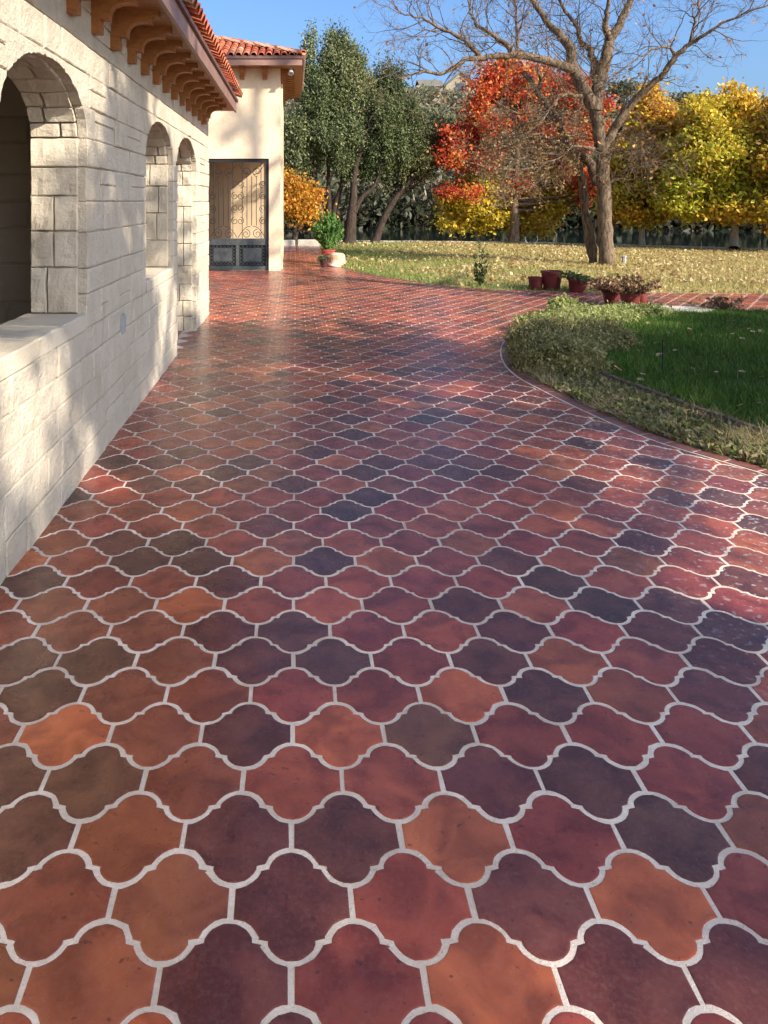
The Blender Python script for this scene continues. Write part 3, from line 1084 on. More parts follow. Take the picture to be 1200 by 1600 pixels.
# gate
gate = thing('iron_gate', 'black wrought iron gate with scrolls in the tan stucco opening', 'gate', ((GX0 + GX1) / 2, TY0 + .1, 0))
GY = TY0 + 0.06
f = Acc()
f.box((GX0, GY - .03, 0.0), (GX0 + .06, GY + .03, GZ))
f.box((GX1 - .07, GY - .03, 0.0), (GX1, GY + .03, GZ))
f.box((GX0 + .06, GY - .03, GZ - .075), (GX1 - .07, GY + .03, GZ))
f.build('frame', M_IRON, gate)
gx0, gx1 = GX0 + .06, GX1 - .07
gm = (gx0 + gx1) / 2
f = Acc()
f.box((gx0, GY - .02, 0.56), (gx1, GY + .02, 0.70))
f.build('rail', M_IRON_BLUE, gate)
f = Acc()
f.box((gx0, GY - .02, 0.02), (gx1, GY + .02, 0.10))
f.build('rail', M_IRON_BLUE, gate)
f = Acc()
f.box((gm - .035, GY - .021, 0.101), (gm + .035, GY + .021, 0.559))
f.build('mullion', M_IRON_BLUE, gate)
for a0, a1 in ((gx0, gm - .035), (gm + .035, gx1)):
    f = Acc()
    f.box((a0 + .09, GY - .012, 0.20), (a1 - .09, GY + .012, 0.49))
    f.build('panel', M_IRON_BLUE, gate)
    f = Acc()
    f.box((a0, GY + .022, 0.10), (a1, GY + .028, 0.56))
    f.build('back_plate', M_IRON, gate)
    f = Acc()
    def ringat(x, z, r=0.033):
        f.tube([(x + r * math.cos(2 * PI * j / 10), GY, z + r * math.sin(2 * PI * j / 10)) for j in range(11)], 0.007, 4, False)
    nx = int((a1 - a0) / 0.072)
    for i in range(nx):
        xx = a0 + (a1 - a0) * (i + .5) / nx
        ringat(xx, 0.15)
        ringat(xx, 0.525)
    for i in range(4):
        ringat(a0 + .045, 0.235 + i * .073)
        ringat(a1 - .045, 0.235 + i * .073)
    f.build('ring_border', M_IRON_BLUE, gate, kind='stuff')
def spiral(cx, cz, r0, r1, turns, a0, n=26):
    P = []
    for i in range(n + 1):
        t = i / n
        r = r0 + (r1 - r0) * t
        an = a0 + turns * 2 * PI * t
        P.append((cx + r * math.cos(an), GY, cz + r * math.sin(an)))
    return P
half = (gx1 - gx0) / 2
for s0 in (gx0, gm):
    c0 = s0 + half / 2
    for i in range(1, 6):
        x = s0 + half * i / 6
        b = Acc()
        lo_, hi_ = (0.98, 2.05) if i in (2, 3, 4) else (0.70, GZ - .075)
        b.tube([(x, GY, lo_), (x, GY, hi_)], 0.0075, 5)
        b.build('bar', M_IRON, gate)
    for sx in (-1, 1):
        ex_ = c0 + sx * half * 0.42
        scr = []
        scr.append(spiral(c0 + sx * half * .20, 0.80, 0.10, 0.02, 1.4 * sx, PI / 2))
        scr.append(spiral(c0 + sx * half * .20, 2.15, 0.11, 0.02, -1.4 * sx, -PI / 2))
        for zc, dr in ((1.08, 1), (1.35, -1), (1.62, 1), (1.88, -1)):
            scr.append(spiral(c0 + sx * half * .40, zc, 0.085, 0.018, 1.35 * dr * sx, PI / 2 * dr))
        scr.append([(c0 + sx * half * (.05 + .43 * t), GY, 0.72 + 0.24 * math.sin(PI * (1 - t) * .55)) for t in np.linspace(0, 1, 9)])
        scr.append([(c0 + sx * half * (.05 + .43 * t), GY, 2.33 - 0.24 * math.sin(PI * (1 - t) * .55)) for t in np.linspace(0, 1, 9)])
        for P in scr:
            b = Acc()
            b.tube(P, 0.0068, 5)
            b.build('scroll', M_IRON, gate)

# ------------------------------------------------------------------ vegetation tools
def leaves(C, size, cols, elong=1.7, up=0.0, rng=NR, droop=0.0):
    """diamond leaves at centres C with random facing; returns V,F,col"""
    n = len(C)
    t = rng.normal(size=(n, 3))
    t[:, 2] += up
    t /= np.linalg.norm(t, axis=1)[:, None] + 1e-9
    b = rng.normal(size=(n, 3))
    b -= t * np.sum(b * t, 1)[:, None]
    b /= np.linalg.norm(b, axis=1)[:, None] + 1e-9
    s = (size * rng.uniform(0.6, 1.35, n))[:, None]
    L = t * s * 0.5 * elong
    W = b * s * 0.5
    nn = np.cross(t, b) * s * 0.10
    V = np.empty((n, 4, 3), dtype=np.float32)
    V[:, 0] = C - L
    V[:, 1] = C + W + L * 0.15 + nn
    V[:, 2] = C + L
    V[:, 3] = C - W + L * 0.15 + nn
    F = np.arange(n * 4, dtype=np.int32).reshape(n, 4)
    return V.reshape(-1, 3), F, np.repeat(cols, 4, axis=0)

def pick_cols(n, pal, rng=NR, var=0.22):
    pal = np.array(pal, dtype=np.float32)
    c = pal[rng.integers(0, len(pal), n)]
    v = rng.uniform(1 - var, 1 + var, (n, 1)).astype(np.float32)
    return np.clip(c * v, 0, 1)

def lobe_points(lobes, n, rng, shell=0.35):
    w = np.array([l[3] * l[4] * l[5] for l in lobes], dtype=float)
    w = w ** 0.8
    w /= w.sum()
    k = rng.choice(len(lobes), n, p=w)
    L = np.array([l[:6] for l in lobes], dtype=float)[k]
    d = rng.normal(size=(n, 3))
    d /= np.linalg.norm(d, axis=1)[:, None]
    r = (shell + (1 - shell) * rng.random(n)) ** 0.6
    return L[:, :3] + d * r[:, None] * L[:, 3:6], k

def grow(acc, p, d, L, r, depth, rng, tips, wander=0.25, up=0.05, kids=4, sides=5, c=None, ratio=0.58):
    n = 4 if L < 0.8 else 6
    P, rad = [p.copy()], [r]
    d = d.normalized()
    for i in range(n):
        d = (d + Vector((rng.gauss(0, wander), rng.gauss(0, wander), rng.gauss(0, wander) + up))).normalized()
        P.append(P[-1] + d * (L / n))
        rad.append(r * (1 - 0.75 * (i + 1) / n))
    acc.tube(P, rad, sides if depth > 1 else (4 if depth == 1 else 3), False, c)
    tips.append(P[-1])
    if depth > 0:
        for k in range(kids):
            t = rng.uniform(0.25, 1.0)
            i = min(int(t * n), n - 1)
            q = P[i].lerp(P[i + 1], t * n - i)
            dd = (P[i + 1] - P[i]).normalized()
            s = dd.orthogonal().normalized()
            s = Matrix.Rotation(rng.uniform(0, 2 * PI), 3, dd) @ s
            a = rng.uniform(0.45, 1.0)
            grow(acc, q, dd * math.cos(a) + s * math.sin(a), L * ratio * rng.uniform(0.6, 1.1), max(rad[i] * 0.6, 0.0035), depth - 1, rng, tips, wander, up, kids, sides, c, ratio)

def spline(P, k=5):
    P = [Vector(p) for p in P]
    Q = []
    for i in range(len(P) - 1):
        p0, p1, p2, p3 = P[max(i - 1, 0)], P[i], P[i + 1], P[min(i + 2, len(P) - 1)]
        for j in range(k):
            t = j / k
            Q.append(0.5 * ((2 * p1) + (p2 - p0) * t + (2 * p0 - 5 * p1 + 4 * p2 - p3) * t * t + (3 * p1 - p0 - 3 * p2 + p3) * t ** 3))
    Q.append(P[-1])
    return Q

def lobe_tree(name, label, cat, base, trunks, lobes, nclump, per, spread, size, pal, bark, leafmat=None, seed=1, group=None, elong=1.7, up=0.0, limbs=40, clump_pal=None, squash=0.7, lr=0.03, shell=0.35):
    """trunks: list of (points, r0, r1). crown of leaf clumps in lobes, limbs run out to the clumps"""
    rng = np.random.default_rng(seed)
    rr = random.Random(seed)
    base = Vector(base)
    root = thing(name, label, cat, base, group)
    tr = Acc()
    nodes = []
    for P, r0, r1 in trunks:
        Q = spline(P, 4)
        n = len(Q)
        rad = [r0 + (r1 - r0) * (i / (n - 1)) ** 0.8 for i in range(n)]
        rad[0] *= 1.25
        tr.tube(Q, rad, 9, False)
        nodes += [(q, rad[i]) for i, q in enumerate(Q) if i > n * 0.35]
    cc, kk = lobe_points(lobes, nclump, rng, shell)
    for i in rng.permutation(nclump)[:limbs]:
        e_ = Vector(cc[i])
        best = min(nodes, key=lambda q: (q[0] - e_).length + max(0, q[0].z - e_.z + 0.3) * 2)
        s_ = best[0]
        m = s_.lerp(e_, 0.5) + Vector((rr.gauss(0, .12), rr.gauss(0, .12), -0.05 * (e_ - s_).length + rr.gauss(0, .08)))
        r0 = min(best[1] * 0.6, lr * (0.6 + 0.5 * (e_ - s_).length))
        Q = spline([s_, m, e_], 4)
        tr.tube(Q, [r0 * (1 - 0.8 * j / (len(Q) - 1)) + 0.004 for j in range(len(Q))], 5, False)
    tr.build('trunk', bark, root, smooth=True)
    if per > 0:
        C = np.repeat(cc, per, axis=0)
        off = rng.normal(size=C.shape)
        off[:, 2] *= squash
        C = C + off * spread
        cols = pick_cols(len(C), pal, rng)
        if clump_pal is not None:
            cp_ = np.array(clump_pal, dtype=np.float32)
            kc = cp_[(kk + (rng.random(nclump) < 0.2) * rng.integers(0, len(cp_), nclump)) % len(cp_)]
            cols = cols * np.repeat(kc, per, axis=0)
        V, F, cl = leaves(C, size, np.clip(cols, 0, 1), elong, up, rng)
        acc = Acc()
        acc.add(V, F, cl)
        acc.build('crown', leafmat or M_LEAF, root)
    return root

# ------------------------------------------------------------------ bare trees (limbs traced at their own depth)
def bare_tree(name, label, base, limbs, seed, bark, twig_len=1.1, every=0.33, leafpal=None, nleaf=0, kids=4, depth=2, leafsize=0.07, tw_r=0.014, cl=None, leafpart='leaves'):
    rr = random.Random(seed)
    root = thing(name, label, 'tree', base)
    tr = Acc()
    tw = Acc()
    tips = []
    for (P, r0, r1, twigs) in limbs:
        Q = spline(P, 5)
        n = len(Q)
        for i in range(1, n - 1):
            Q[i] = Q[i] + Vector((rr.gauss(0, .012), rr.gauss(0, .02), rr.gauss(0, .012)))
        rad = [r0 + (r1 - r0) * i / (n - 1) for i in range(n)]
        tr.tube(Q, rad, 10 if r0 > .1 else 7, False)
        if not twigs:
            continue
        acc_l = 0
        for i in range(1, n):
            seg = Q[i] - Q[i - 1]
            acc_l += seg.length * twigs
            while acc_l > every:
                acc_l -= every
                dd = seg.normalized()
                s_ = Matrix.Rotation(rr.uniform(0, 2 * PI), 3, dd) @ dd.orthogonal().normalized()
                a_ = rr.uniform(0.5, 1.2)
                d_ = dd * math.cos(a_) + s_ * math.sin(a_)
                d_.z += 0.15
                grow(tw, Q[i], d_, twig_len * rr.uniform(0.45, 1.15), min(rad[i] * 0.5, tw_r), depth, rr, tips, 0.22, 0.03, kids, 5, None, 0.6)
        dd = (Q[-1] - Q[-2]).normalized()
        for _ in range(2):
            grow(tw, Q[-1], dd, twig_len, min(rad[-1] * .9, tw_r * 1.4), depth, rr, tips, 0.22, 0.03, kids, 5, None, 0.6)
    tr.build('trunk', bark, root, smooth=True)
    tw.build('twigs', bark, root, kind='stuff')
    if nleaf and tips:
        rng = np.random.default_rng(seed)
        T = np.array([tuple(t) for t in tips])
        sel = T[rng.integers(0, len(T), nleaf)] + rng.normal(size=(nleaf, 3)) * 0.03
        V, F, c = leaves(sel, leafsize, pick_cols(nleaf, leafpal, rng), 1.8, -0.3, rng)
        acc = Acc()
        acc.add(V, F, c)
        acc.build(leafpart, M_LEAF, root, kind='stuff')
    return root

def PX(pts, y, dy=None):
    dy = dy or [0] * len(pts)
    return [pt(p[0], p[1], y + d) for p, d in zip(pts, dy)]
YP = 18.0
pec = [
    (PX([(949, 417), (946, 360), (943, 290), (938, 217), (927, 165)], YP), 0.18, 0.13, 0.0),
    (PX([(927, 168), (909, 134), (895, 105), (891, 77), (880, 61), (861, 42), (840, 12), (815, -25), (790, -80)], YP, [0, 0, .1, .2, .3, .5, .7, .9, 1.2]), 0.135, 0.03, 1),
    (PX([(897, 110), (882, 104), (851, 94), (830, 89), (800, 86), (755, 91), (725, 95), (690, 115), (664, 112), (640, 118)], YP, [0, -.1, -.3, -.5, -.7, -.9, -1.1, -1.3, -1.5, -1.6]), 0.10, 0.014, 1),
    (PX([(752, 91), (735, 72), (722, 60), (690, 45), (660, 28), (630, 22)], YP, [-.9, -1, -1, -1.2, -1.4, -1.5]), 0.055, 0.012, 1.2),
    (PX([(806, 86), (785, 66), (765, 52), (745, 40), (736, 18), (728, -12)], YP, [-.7, -.5, -.4, -.3, -.2, 0]), 0.06, 0.015, 1.1),
    (PX([(808, 86), (809, 55), (806, 25), (803, -15)], YP, [-.7, -.4, -.1, .2]), 0.04, 0.015, 1),
    (PX([(934, 150), (929, 111), (924, 80), (909, 67), (900, 40), (880, 12), (860, -30)], YP, [0, .2, .4, .6, .8, 1.1, 1.4]), 0.085, 0.02, 1),
    (PX([(929, 172), (938, 127), (947, 88), (953, 63), (965, 44), (985, 0), (1000, -60), (1020, -120)], YP, [0, .1, .1, .2, .2, .3, .4, .5]), 0.145, 0.03, 0.8),
    (PX([(953, 66), (947, 42), (950, 12), (955, -40)], YP, [.2, .1, 0, 0]), 0.08, 0.02, 0.8),
    (PX([(940, 235), (957, 208), (976, 175), (1001, 148), (1030, 121), (1057, 88), (1078, 69), (1100, 55), (1137, 32), (1200, 8)], YP, [0, -.1, -.2, -.3, -.5, -.7, -.8, -1, -1.2, -1.5]), 0.095, 0.012, 0.85),
    (PX([(1057, 88), (1047, 74), (1025, 76), (1000, 90), (975, 106)], YP, [-.7, -.8, -1, -1.2, -1.3]), 0.03, 0.008, 1),
    (PX([(1078, 69), (1085, 40), (1092, 10), (1096, -25)], YP, [-.8, -.7, -.6, -.5]), 0.035, 0.01, 1),
    (PX([(913, 153), (893, 147), (875, 152), (858, 172)], YP, [0, -.3, -.5, -.7]), 0.05, 0.015, 1),
    (PX([(932, 232), (915, 230), (895, 229), (885, 238)], YP, [0, -.3, -.5, -.6]), 0.04, 0.015, 0.6),
    (PX([(941, 262), (950, 245), (962, 235), (985, 238)], YP, [0, -.1, -.2, -.3]), 0.02, 0.01, 2.4),
    (PX([(944, 300), (958, 280), (975, 265), (1000, 255)], YP, [0, -.1, -.2, -.3]), 0.02, 0.008, 2.2),
]
pec = [(P, r0 * (1.0 if k == 0 else 1.2), r1 * (1.0 if k == 0 else 1.25), tw) for k, (P, r0, r1, tw) in enumerate(pec)]
bare_tree('pecan_tree', 'tall bare pecan tree with grey forked trunk and spreading limbs on the lawn', gp(949, 417), pec, 11, M_BARK, 1.2, 0.14,
          [(0.45, 0.20, 0.05), (0.50, 0.28, 0.10), (0.35, 0.16, 0.07)], 700, 5, 2, 0.055)
lean = [
    (PX([(926, 414), (916, 350), (909, 280), (896, 240), (882, 211), (866, 182), (845, 152), (830, 128), (818, 112)], 18.5, [0, 0, 0, .1, .2, .3, .4, .5, .6]), 0.095, 0.07, 0.0),
    (PX([(931, 414), (926, 370), (917, 330), (914, 290), (906, 262)], 18.35), 0.06, 0.05, 0.0),
    (PX([(893, 236), (910, 245), (925, 262), (933, 290)], 18.5), 0.10, 0.12, 0.0),
    (PX([(842, 150), (845, 128), (840, 108)], 18.9), 0.06, 0.03, 0.3),
    (PX([(908, 262), (880, 245), (850, 240), (820, 245), (795, 262)], 18.5, [0, -.2, -.4, -.6, -.8]), 0.05, 0.015, 2.6),
    (PX([(896, 240), (870, 225), (840, 215), (810, 222), (780, 240)], 18.6, [0, .2, .4, .5, .6]), 0.05, 0.015, 2.6),
    (PX([(866, 182), (845, 185), (820, 195), (795, 210), (770, 228)], 18.7, [0, -.2, -.3, -.4, -.5]), 0.04, 0.012, 2.6),
    (PX([(882, 211), (860, 262), (840, 285), (815, 300)], 18.6, [0, -.3, -.5, -.7]), 0.04, 0.012, 2.6),
    (PX([(875, 198), (895, 185), (905, 170)], 18.6, [0, .3, .5]), 0.03, 0.012, 1.5),
]
bare_tree('leaning_tree', 'leaning bare tree with twiggy brown side shoots beside the tall pecan trunk', gp(931, 414), lean, 23, M_BARK, 0.75, 0.26,
          [(0.32, 0.20, 0.08), (0.38, 0.26, 0.10), (0.28, 0.17, 0.09)], 4200, 5, 2, 0.04, 0.010)

# ------------------------------------------------------------------ leafy trees
def at(px, py, y):
    return pt(px, py, y)
def lobe(px, py, y, rpx, rpy, ry=None):
    c = pt(px, py, y)
    return (c.x, c.y, c.z, rpx / FPX * y, ry or rpx / FPX * y * 0.9, rpy / FPX * y)
RED = [(0.56, 0.07, 0.025), (0.44, 0.04, 0.022), (0.62, 0.14, 0.035), (0.36, 0.035, 0.025), (0.64, 0.22, 0.06)]
YEL = [(0.64, 0.47, 0.04), (0.58, 0.47, 0.05), (0.46, 0.44, 0.045), (0.68, 0.50, 0.07), (0.54, 0.35, 0.045)]
GOLD = [(0.55, 0.30, 0.03), (0.58, 0.38, 0.04), (0.48, 0.22, 0.03), (0.55, 0.42, 0.06)]
RUST = [(0.42, 0.19, 0.05), (0.50, 0.28, 0.07), (0.34, 0.16, 0.05), (0.55, 0.36, 0.09)]
CED = [(0.13, 0.155, 0.06), (0.18, 0.195, 0.09), (0.095, 0.12, 0.04), (0.21, 0.215, 0.10)]

Y1 = 27.4
b = gp(803, 381)
lobe_tree('red_oak_tree', 'red and orange autumn tree with straight grey trunk at the lawn edge', 'tree', b,
          [([b, at(804, 345, Y1), at(804, 310, Y1), at(808, 250, Y1), at(815, 180, Y1)], 0.22, 0.06)],
          [lobe(735, 225, Y1, 55, 42), lobe(775, 165, Y1, 60, 50), lobe(720, 300, Y1, 48, 20), lobe(800, 120, Y1, 60, 32), lobe(870, 150, Y1 + .8, 60, 45),
           lobe(870, 225, Y1 + 1, 55, 45), lobe(900, 292, Y1 + 1, 40, 24), lobe(805, 298, Y1, 28, 18), lobe(930, 185, Y1 + 1.2, 26, 36), lobe(700, 215, Y1, 22, 22)],
          150, 220, 0.235, 0.080, RED, M_BARK, seed=31, limbs=120, clump_pal=[(1, 1, 1), (1.05, 1.3, 1), (0.85, 0.8, 0.9), (1, 1.7, 1.3), (1, 1, 1)])
b = gp(746, 378)
lobe_tree('yellow_tree', 'small yellow green tree left of the red tree trunk by the river', 'tree', b,
          [([b, at(745, 360, 28.3), at(745, 330, 28.3), at(747, 300, 28.3)], 0.10, 0.04)],
          [lobe(745, 318, 28.2, 50, 30), lobe(770, 340, 28.2, 35, 22), lobe(715, 338, 28.2, 30, 18), lobe(755, 292, 28.2, 32, 18)],
          85, 180, 0.21, 0.085, YEL, M_BARK_PALE, seed=32, limbs=40)
b = gp(819, 378)
lobe_tree('yellow_tree', 'bright yellow tree right of the red tree trunk by the river', 'tree', b,
          [([b, at(819, 355, 28.6), at(821, 335, 28.6), at(826, 300, 28.6)], 0.10, 0.04)],
          [lobe(838, 322, 28.5, 40, 38), lobe(862, 310, 28.5, 26, 22), lobe(830, 350, 28.5, 28, 16), lobe(850, 280, 28.5, 24, 16)],
          85, 190, 0.21, 0.085, GOLD + YEL[:2], M_BARK_PALE, seed=33, limbs=40)
b = gp(714, 379)
lobe_tree('rust_tree', 'thin rusty brown sapling with dark stem beside the yellow green tree', 'tree', b,
          [([b, at(714, 350, 28.8), at(715, 320, 28.8), at(712, 290, 28.8)], 0.08, 0.03)],
          [lobe(712, 320, 28.8, 28, 22), lobe(725, 290, 28.8, 24, 18)], 26, 90, 0.24, 0.07, RUST, M_BARK_DARK, seed=34, limbs=26)
# broad yellow trees on the right
YY_ = 23.6
b = gp(1147, 393)
lobe_tree('golden_tree', 'broad yellow tree with pale trunk near the right edge of the lawn', 'tree', b,
          [([b, at(1147, 370, YY_), at(1148, 330, YY_), at(1140, 240, YY_), at(1130, 160, YY_)], 0.17, 0.03)],
          [lobe(1130, 145, YY_, 26, 28), lobe(1105, 180, YY_, 30, 34), lobe(1110, 240, YY_, 55, 48), lobe(1150, 290, YY_, 62, 42), lobe(1080, 300, YY_, 42, 40), lobe(1130, 326, YY_, 60, 16), lobe(1158, 190, YY_, 24, 45), lobe(1140, 220, YY_, 40, 40)],
          270, 230, 0.19, 0.078, YEL, M_BARK_PALE, seed=41, limbs=90, clump_pal=[(1.1, .95, .9), (1, 1, 1), (.9, 1, 1), (.8, .95, .9), (.85, 1, .9), (1.05, .9, .8)])
b = gp(1003, 386)
YG = 25.4
lobe_tree('amber_tree', 'amber and yellow tree right behind the tall bare pecan', 'tree', b,
          [([b, at(1003, 365, YG), at(1004, 330, YG), at(1008, 250, YG), at(1020, 170, YG)], 0.12, 0.03)],
          [lobe(1025, 195, YG, 40, 32), lobe(1000, 250, YG, 50, 42), lobe(998, 310, YG, 48, 36), lobe(1040, 280, YG, 40, 46), lobe(1012, 155, YG, 14, 24), lobe(1042, 160, YG, 12, 22), lobe(990, 332, YG, 38, 14)],
          215, 200, 0.21, 0.078, RUST + GOLD[:2] + YEL[:3], M_BARK_PALE, seed=42, limbs=80, clump_pal=[(1.25, 1.1, .8), (1, .95, .8), (.9, 1.05, .8), (.85, 1.1, .8), (1.2, 1.1, .9), (.8, 1, .8)])
b = gp(1290, 396)
YH = 22.6
lobe_tree('russet_tree', 'russet yellow tree cut off by the right edge of the photo', 'tree', b,
          [([b, at(1288, 360, YH), at(1285, 300, YH), at(1270, 190, YH)], 0.18, 0.03)],
          [lobe(1255, 180, YH, 52, 45), lobe(1245, 255, YH, 68, 50), lobe(1240, 325, YH, 62, 32), lobe(1320, 280, YH, 70, 80)],
          220, 230, 0.23, 0.085, RUST + YEL, M_BARK_PALE, seed=43, limbs=60, clump_pal=[(.9, .85, .8), (.9, .9, .8), (1.1, 1.15, 1), (1, 1, 1)])
# cedars
def cedar(label, base, trunks, lobes, seed, nclump, per=260, pal=CED):
    return lobe_tree('cedar_tree', label, 'tree', base, trunks, lobes, int(nclump * 1.15), int(per * 0.85), 0.12, 0.045, pal, M_BARK_DARK, M_NEEDLE, seed, 'cedars past the gatehouse', 2.4, 0.9, 90, [(1.25, 1.25, 1.2), (0.8, 0.85, 0.8), (1, 1, 1), (0.7, 0.75, 0.65), (1.1, 1.05, 1)], 2.1, 0.05, 0.3)
YC = 27.5
b = gp(505, 381)
cedar('tallest grey green cedar with several dark stems right behind the gatehouse', b,
      [([at(508, 381, YC), at(505, 350, YC), at(494, 300, YC), at(490, 230, YC), at(492, 120, YC)], 0.22, 0.04),
       ([at(512, 381, YC), at(514, 330, YC), at(513, 280, YC), at(515, 180, YC)], 0.15, 0.04),
       ([at(516, 381, YC), at(522, 330, YC), at(533, 290, YC), at(545, 220, YC)], 0.17, 0.04)],
      [lobe(486, 92, YC, 10, 42), lobe(478, 125, YC, 12, 30), lobe(520, 88, YC, 12, 42), lobe(534, 85, YC, 9, 40), lobe(548, 95, YC, 11, 35), lobe(505, 120, YC, 14, 30), lobe(560, 120, YC, 12, 36), lobe(526, 115, YC, 26, 36), lobe(500, 160, YC, 38, 45), lobe(550, 150, YC, 34, 55), lobe(480, 210, YC, 36, 30), lobe(530, 208, YC, 52, 36), lobe(470, 252, YC, 28, 16), lobe(540, 248, YC, 34, 20), lobe(452, 225, YC, 20, 36)],
      51, 370)
b = gp(548, 382)
cedar('dark leaning cedar with a thick black trunk in the middle of the clump', b,
      [([at(546, 382, YC - .4), at(548, 350, YC - .4), at(552, 310, YC - .4), at(555, 265, YC - .4), at(575, 200, YC - .4)], 0.27, 0.05),
       ([at(553, 330, YC - .4), at(566, 308, YC - .4), at(585, 290, YC - .4), at(600, 250, YC - .4)], 0.12, 0.04)],
      [lobe(594, 125, YC + .3, 9, 30), lobe(608, 130, YC + .3, 10, 28), lobe(622, 140, YC + .3, 10, 26), lobe(602, 145, YC + .3, 22, 24), lobe(592, 190, YC, 38, 40), lobe(622, 232, YC, 42, 26), lobe(578, 245, YC, 36, 26), lobe(630, 180, YC + .3, 30, 28)],
      52, 200, 240, [(0.07, 0.095, 0.03), (0.10, 0.12, 0.05), (0.12, 0.13, 0.05), (0.055, 0.08, 0.025)])
b = gp(590, 380)
cedar('slanting brown trunk tree with thin olive foliage leaning to the right', b,
      [([at(586, 380, YC + .2), at(598, 345, YC + .2), at(618, 310, YC + .2), at(645, 275, YC + .2), at(662, 240, YC + .2), at(668, 205, YC + .2)], 0.17, 0.04),
       ([at(640, 282, YC + .2), at(622, 262, YC + .2), at(622, 220, YC + .2), at(630, 180, YC + .2)], 0.07, 0.02),
       ([at(655, 255, YC + .2), at(680, 230, YC + .2), at(700, 200, YC + .2)], 0.05, 0.015)],
      [lobe(655, 250, YC + .4, 45, 32), lobe(640, 205, YC + .4, 42, 36), lobe(625, 285, YC + .4, 32, 18), lobe(685, 220, YC + .4, 22, 32)],
      53, 85, 130, [(0.13, 0.13, 0.05), (0.17, 0.15, 0.06), (0.09, 0.10, 0.035)])
YO = 26.9
b = gp(460, 382)
lobe_tree('orange_tree', 'orange gold tree between the gatehouse corner and the cedar stems', 'tree', b,
          [([b, at(462, 350, YO), at(465, 310, YO), at(462, 280, YO)], 0.12, 0.03)],
          [lobe(450, 312, YO, 24, 24), lobe(472, 330, YO, 16, 14), lobe(442, 285, YO, 14, 18), lobe(466, 298, YO, 14, 18), lobe(482, 312, YO, 8, 9)],
          55, 170, 0.26, 0.075, [(0.60, 0.25, 0.025), (0.64, 0.33, 0.035), (0.52, 0.19, 0.03), (0.60, 0.40, 0.05)], M_BARK_DARK, seed=54, limbs=40)

# ------------------------------------------------------------------ far bank, hill
OLV = [(0.16, 0.16, 0.08), (0.20, 0.19, 0.10), (0.13, 0.13, 0.06), (0.24, 0.20, 0.11)]
GRY = [(0.26, 0.22, 0.15), (0.30, 0.25, 0.17), (0.22, 0.19, 0.12)]
DKG = [(0.06, 0.075, 0.03), (0.09, 0.10, 0.04), (0.07, 0.08, 0.035)]
bank = [(640, 78, OLV, 7.0, 'grey olive tree across the river right of the slanting trunk'),
        (585, 80, RUST + GRY, 5.5, 'brownish tree across the river seen under the cedar branches'),
        (690, 92, OLV, 9.0, 'pale olive tree on the far bank left of the red tree'),
        (470, 84, DKG + OLV, 7.5, 'dark green tree on the far bank above the orange tree'),
        (760, 80, GRY, 6.5, 'grey leafless looking tree on the far bank behind the red tree'),
        (880, 78, DKG, 6.0, 'dark evergreen on the far bank just left of the pecan trunks'),
        (985, 100, DKG + OLV, 11.0, 'olive evergreen high on the far bank right of the pecan trunk'),
        (1085, 96, DKG + OLV, 10.0, 'dark evergreen on the far bank between the two yellow trees'),
        (1180, 90, OLV, 9.0, 'olive tree on the far bank at the right edge')]
for i, (px_, yd, pal, h, lab) in enumerate(bank):
    x = (px_ - VPX) / FPX * yd
    z0 = float(terrain_z(np.array(x), np.array(yd)))
    bb = Vector((x, yd, z0))
    lobe_tree('bank_tree', lab, 'tree', bb, [([bb - Vector((0, 0, .3)), bb + Vector((.2, 0, h * .3)), bb + Vector((.1, 0, h * .8))], 0.22, 0.05)],
              [(x, yd, z0 + h * .62, h * .36, h * .36, h * .36), (x - h * .2, yd, z0 + h * .4, h * .3, h * .3, h * .24), (x + h * .22, yd, z0 + h * .45, h * .28, h * .3, h * .25)],
              90, 70, 0.5, 0.30, pal, M_BARK_PALE, seed=60 + i, group='trees on the far river bank', limbs=26)
# pale leafless stems standing at the water
for i, (p0, p1, h) in enumerate([((655, 352), (648, 322), 0), ((680, 354), (668, 318), 0), ((672, 354), (662, 330), 0)]):
    s = Acc()
    A, B = pt(*p0, 60.5), pt(*p1, 61)
    A.z = float(terrain_z(np.array(A.x), np.array(A.y))) - .1
    s.tube([A, A.lerp(B, .5) + Vector((.12, 0, 0)), B, B + (B - A) * .5], [0.14, 0.11, 0.09, 0.03], 6, False)
    o = s.build('dead_tree', M_BARK_PALE)
    tag(o, ['pale bare trunk leaning left at the far waterline, left one', 'pale bare trunk at the far waterline, nearest the red tree', 'pale bare trunk at the far waterline, middle of the three'][i], 'tree', 'pale trunks at the waterline')

rng = np.random.default_rng(99)
nC = 2600
hy = 63 + (rng.random(nC) ** 1.4) * 150
hx = ((rng.random(nC) * 950 + 380) - VPX) / FPX * hy
hz = terrain_z(hx, hy)
ssz = rng.uniform(0.5, 1.5, nC)
per = 42
C = np.repeat(np.stack([hx, hy, hz + ssz * 0.7], 1), per, axis=0)
C = C + rng.normal(size=C.shape) * np.repeat(np.stack([ssz, ssz, ssz * 0.6], 1), per, axis=0) * 0.75
clp = np.array(OLV + GRY + GRY + DKG + [(0.30, 0.20, 0.10)], dtype=np.float32)[rng.integers(0, 14, nC)]
cols = np.repeat(clp, per, axis=0) * rng.uniform(0.75, 1.25, (nC * per, 1))
V, F, cl = leaves(C, 0.55, cols.astype(np.float32), 1.6, 0.3, rng)
acc = Acc()
acc.add(V, F, cl)
scrub = acc.build('hillside_scrub', M_LEAF, kind='stuff')
tag(scrub, 'olive and brown scrub covering the hillside beyond the river', 'scrub')
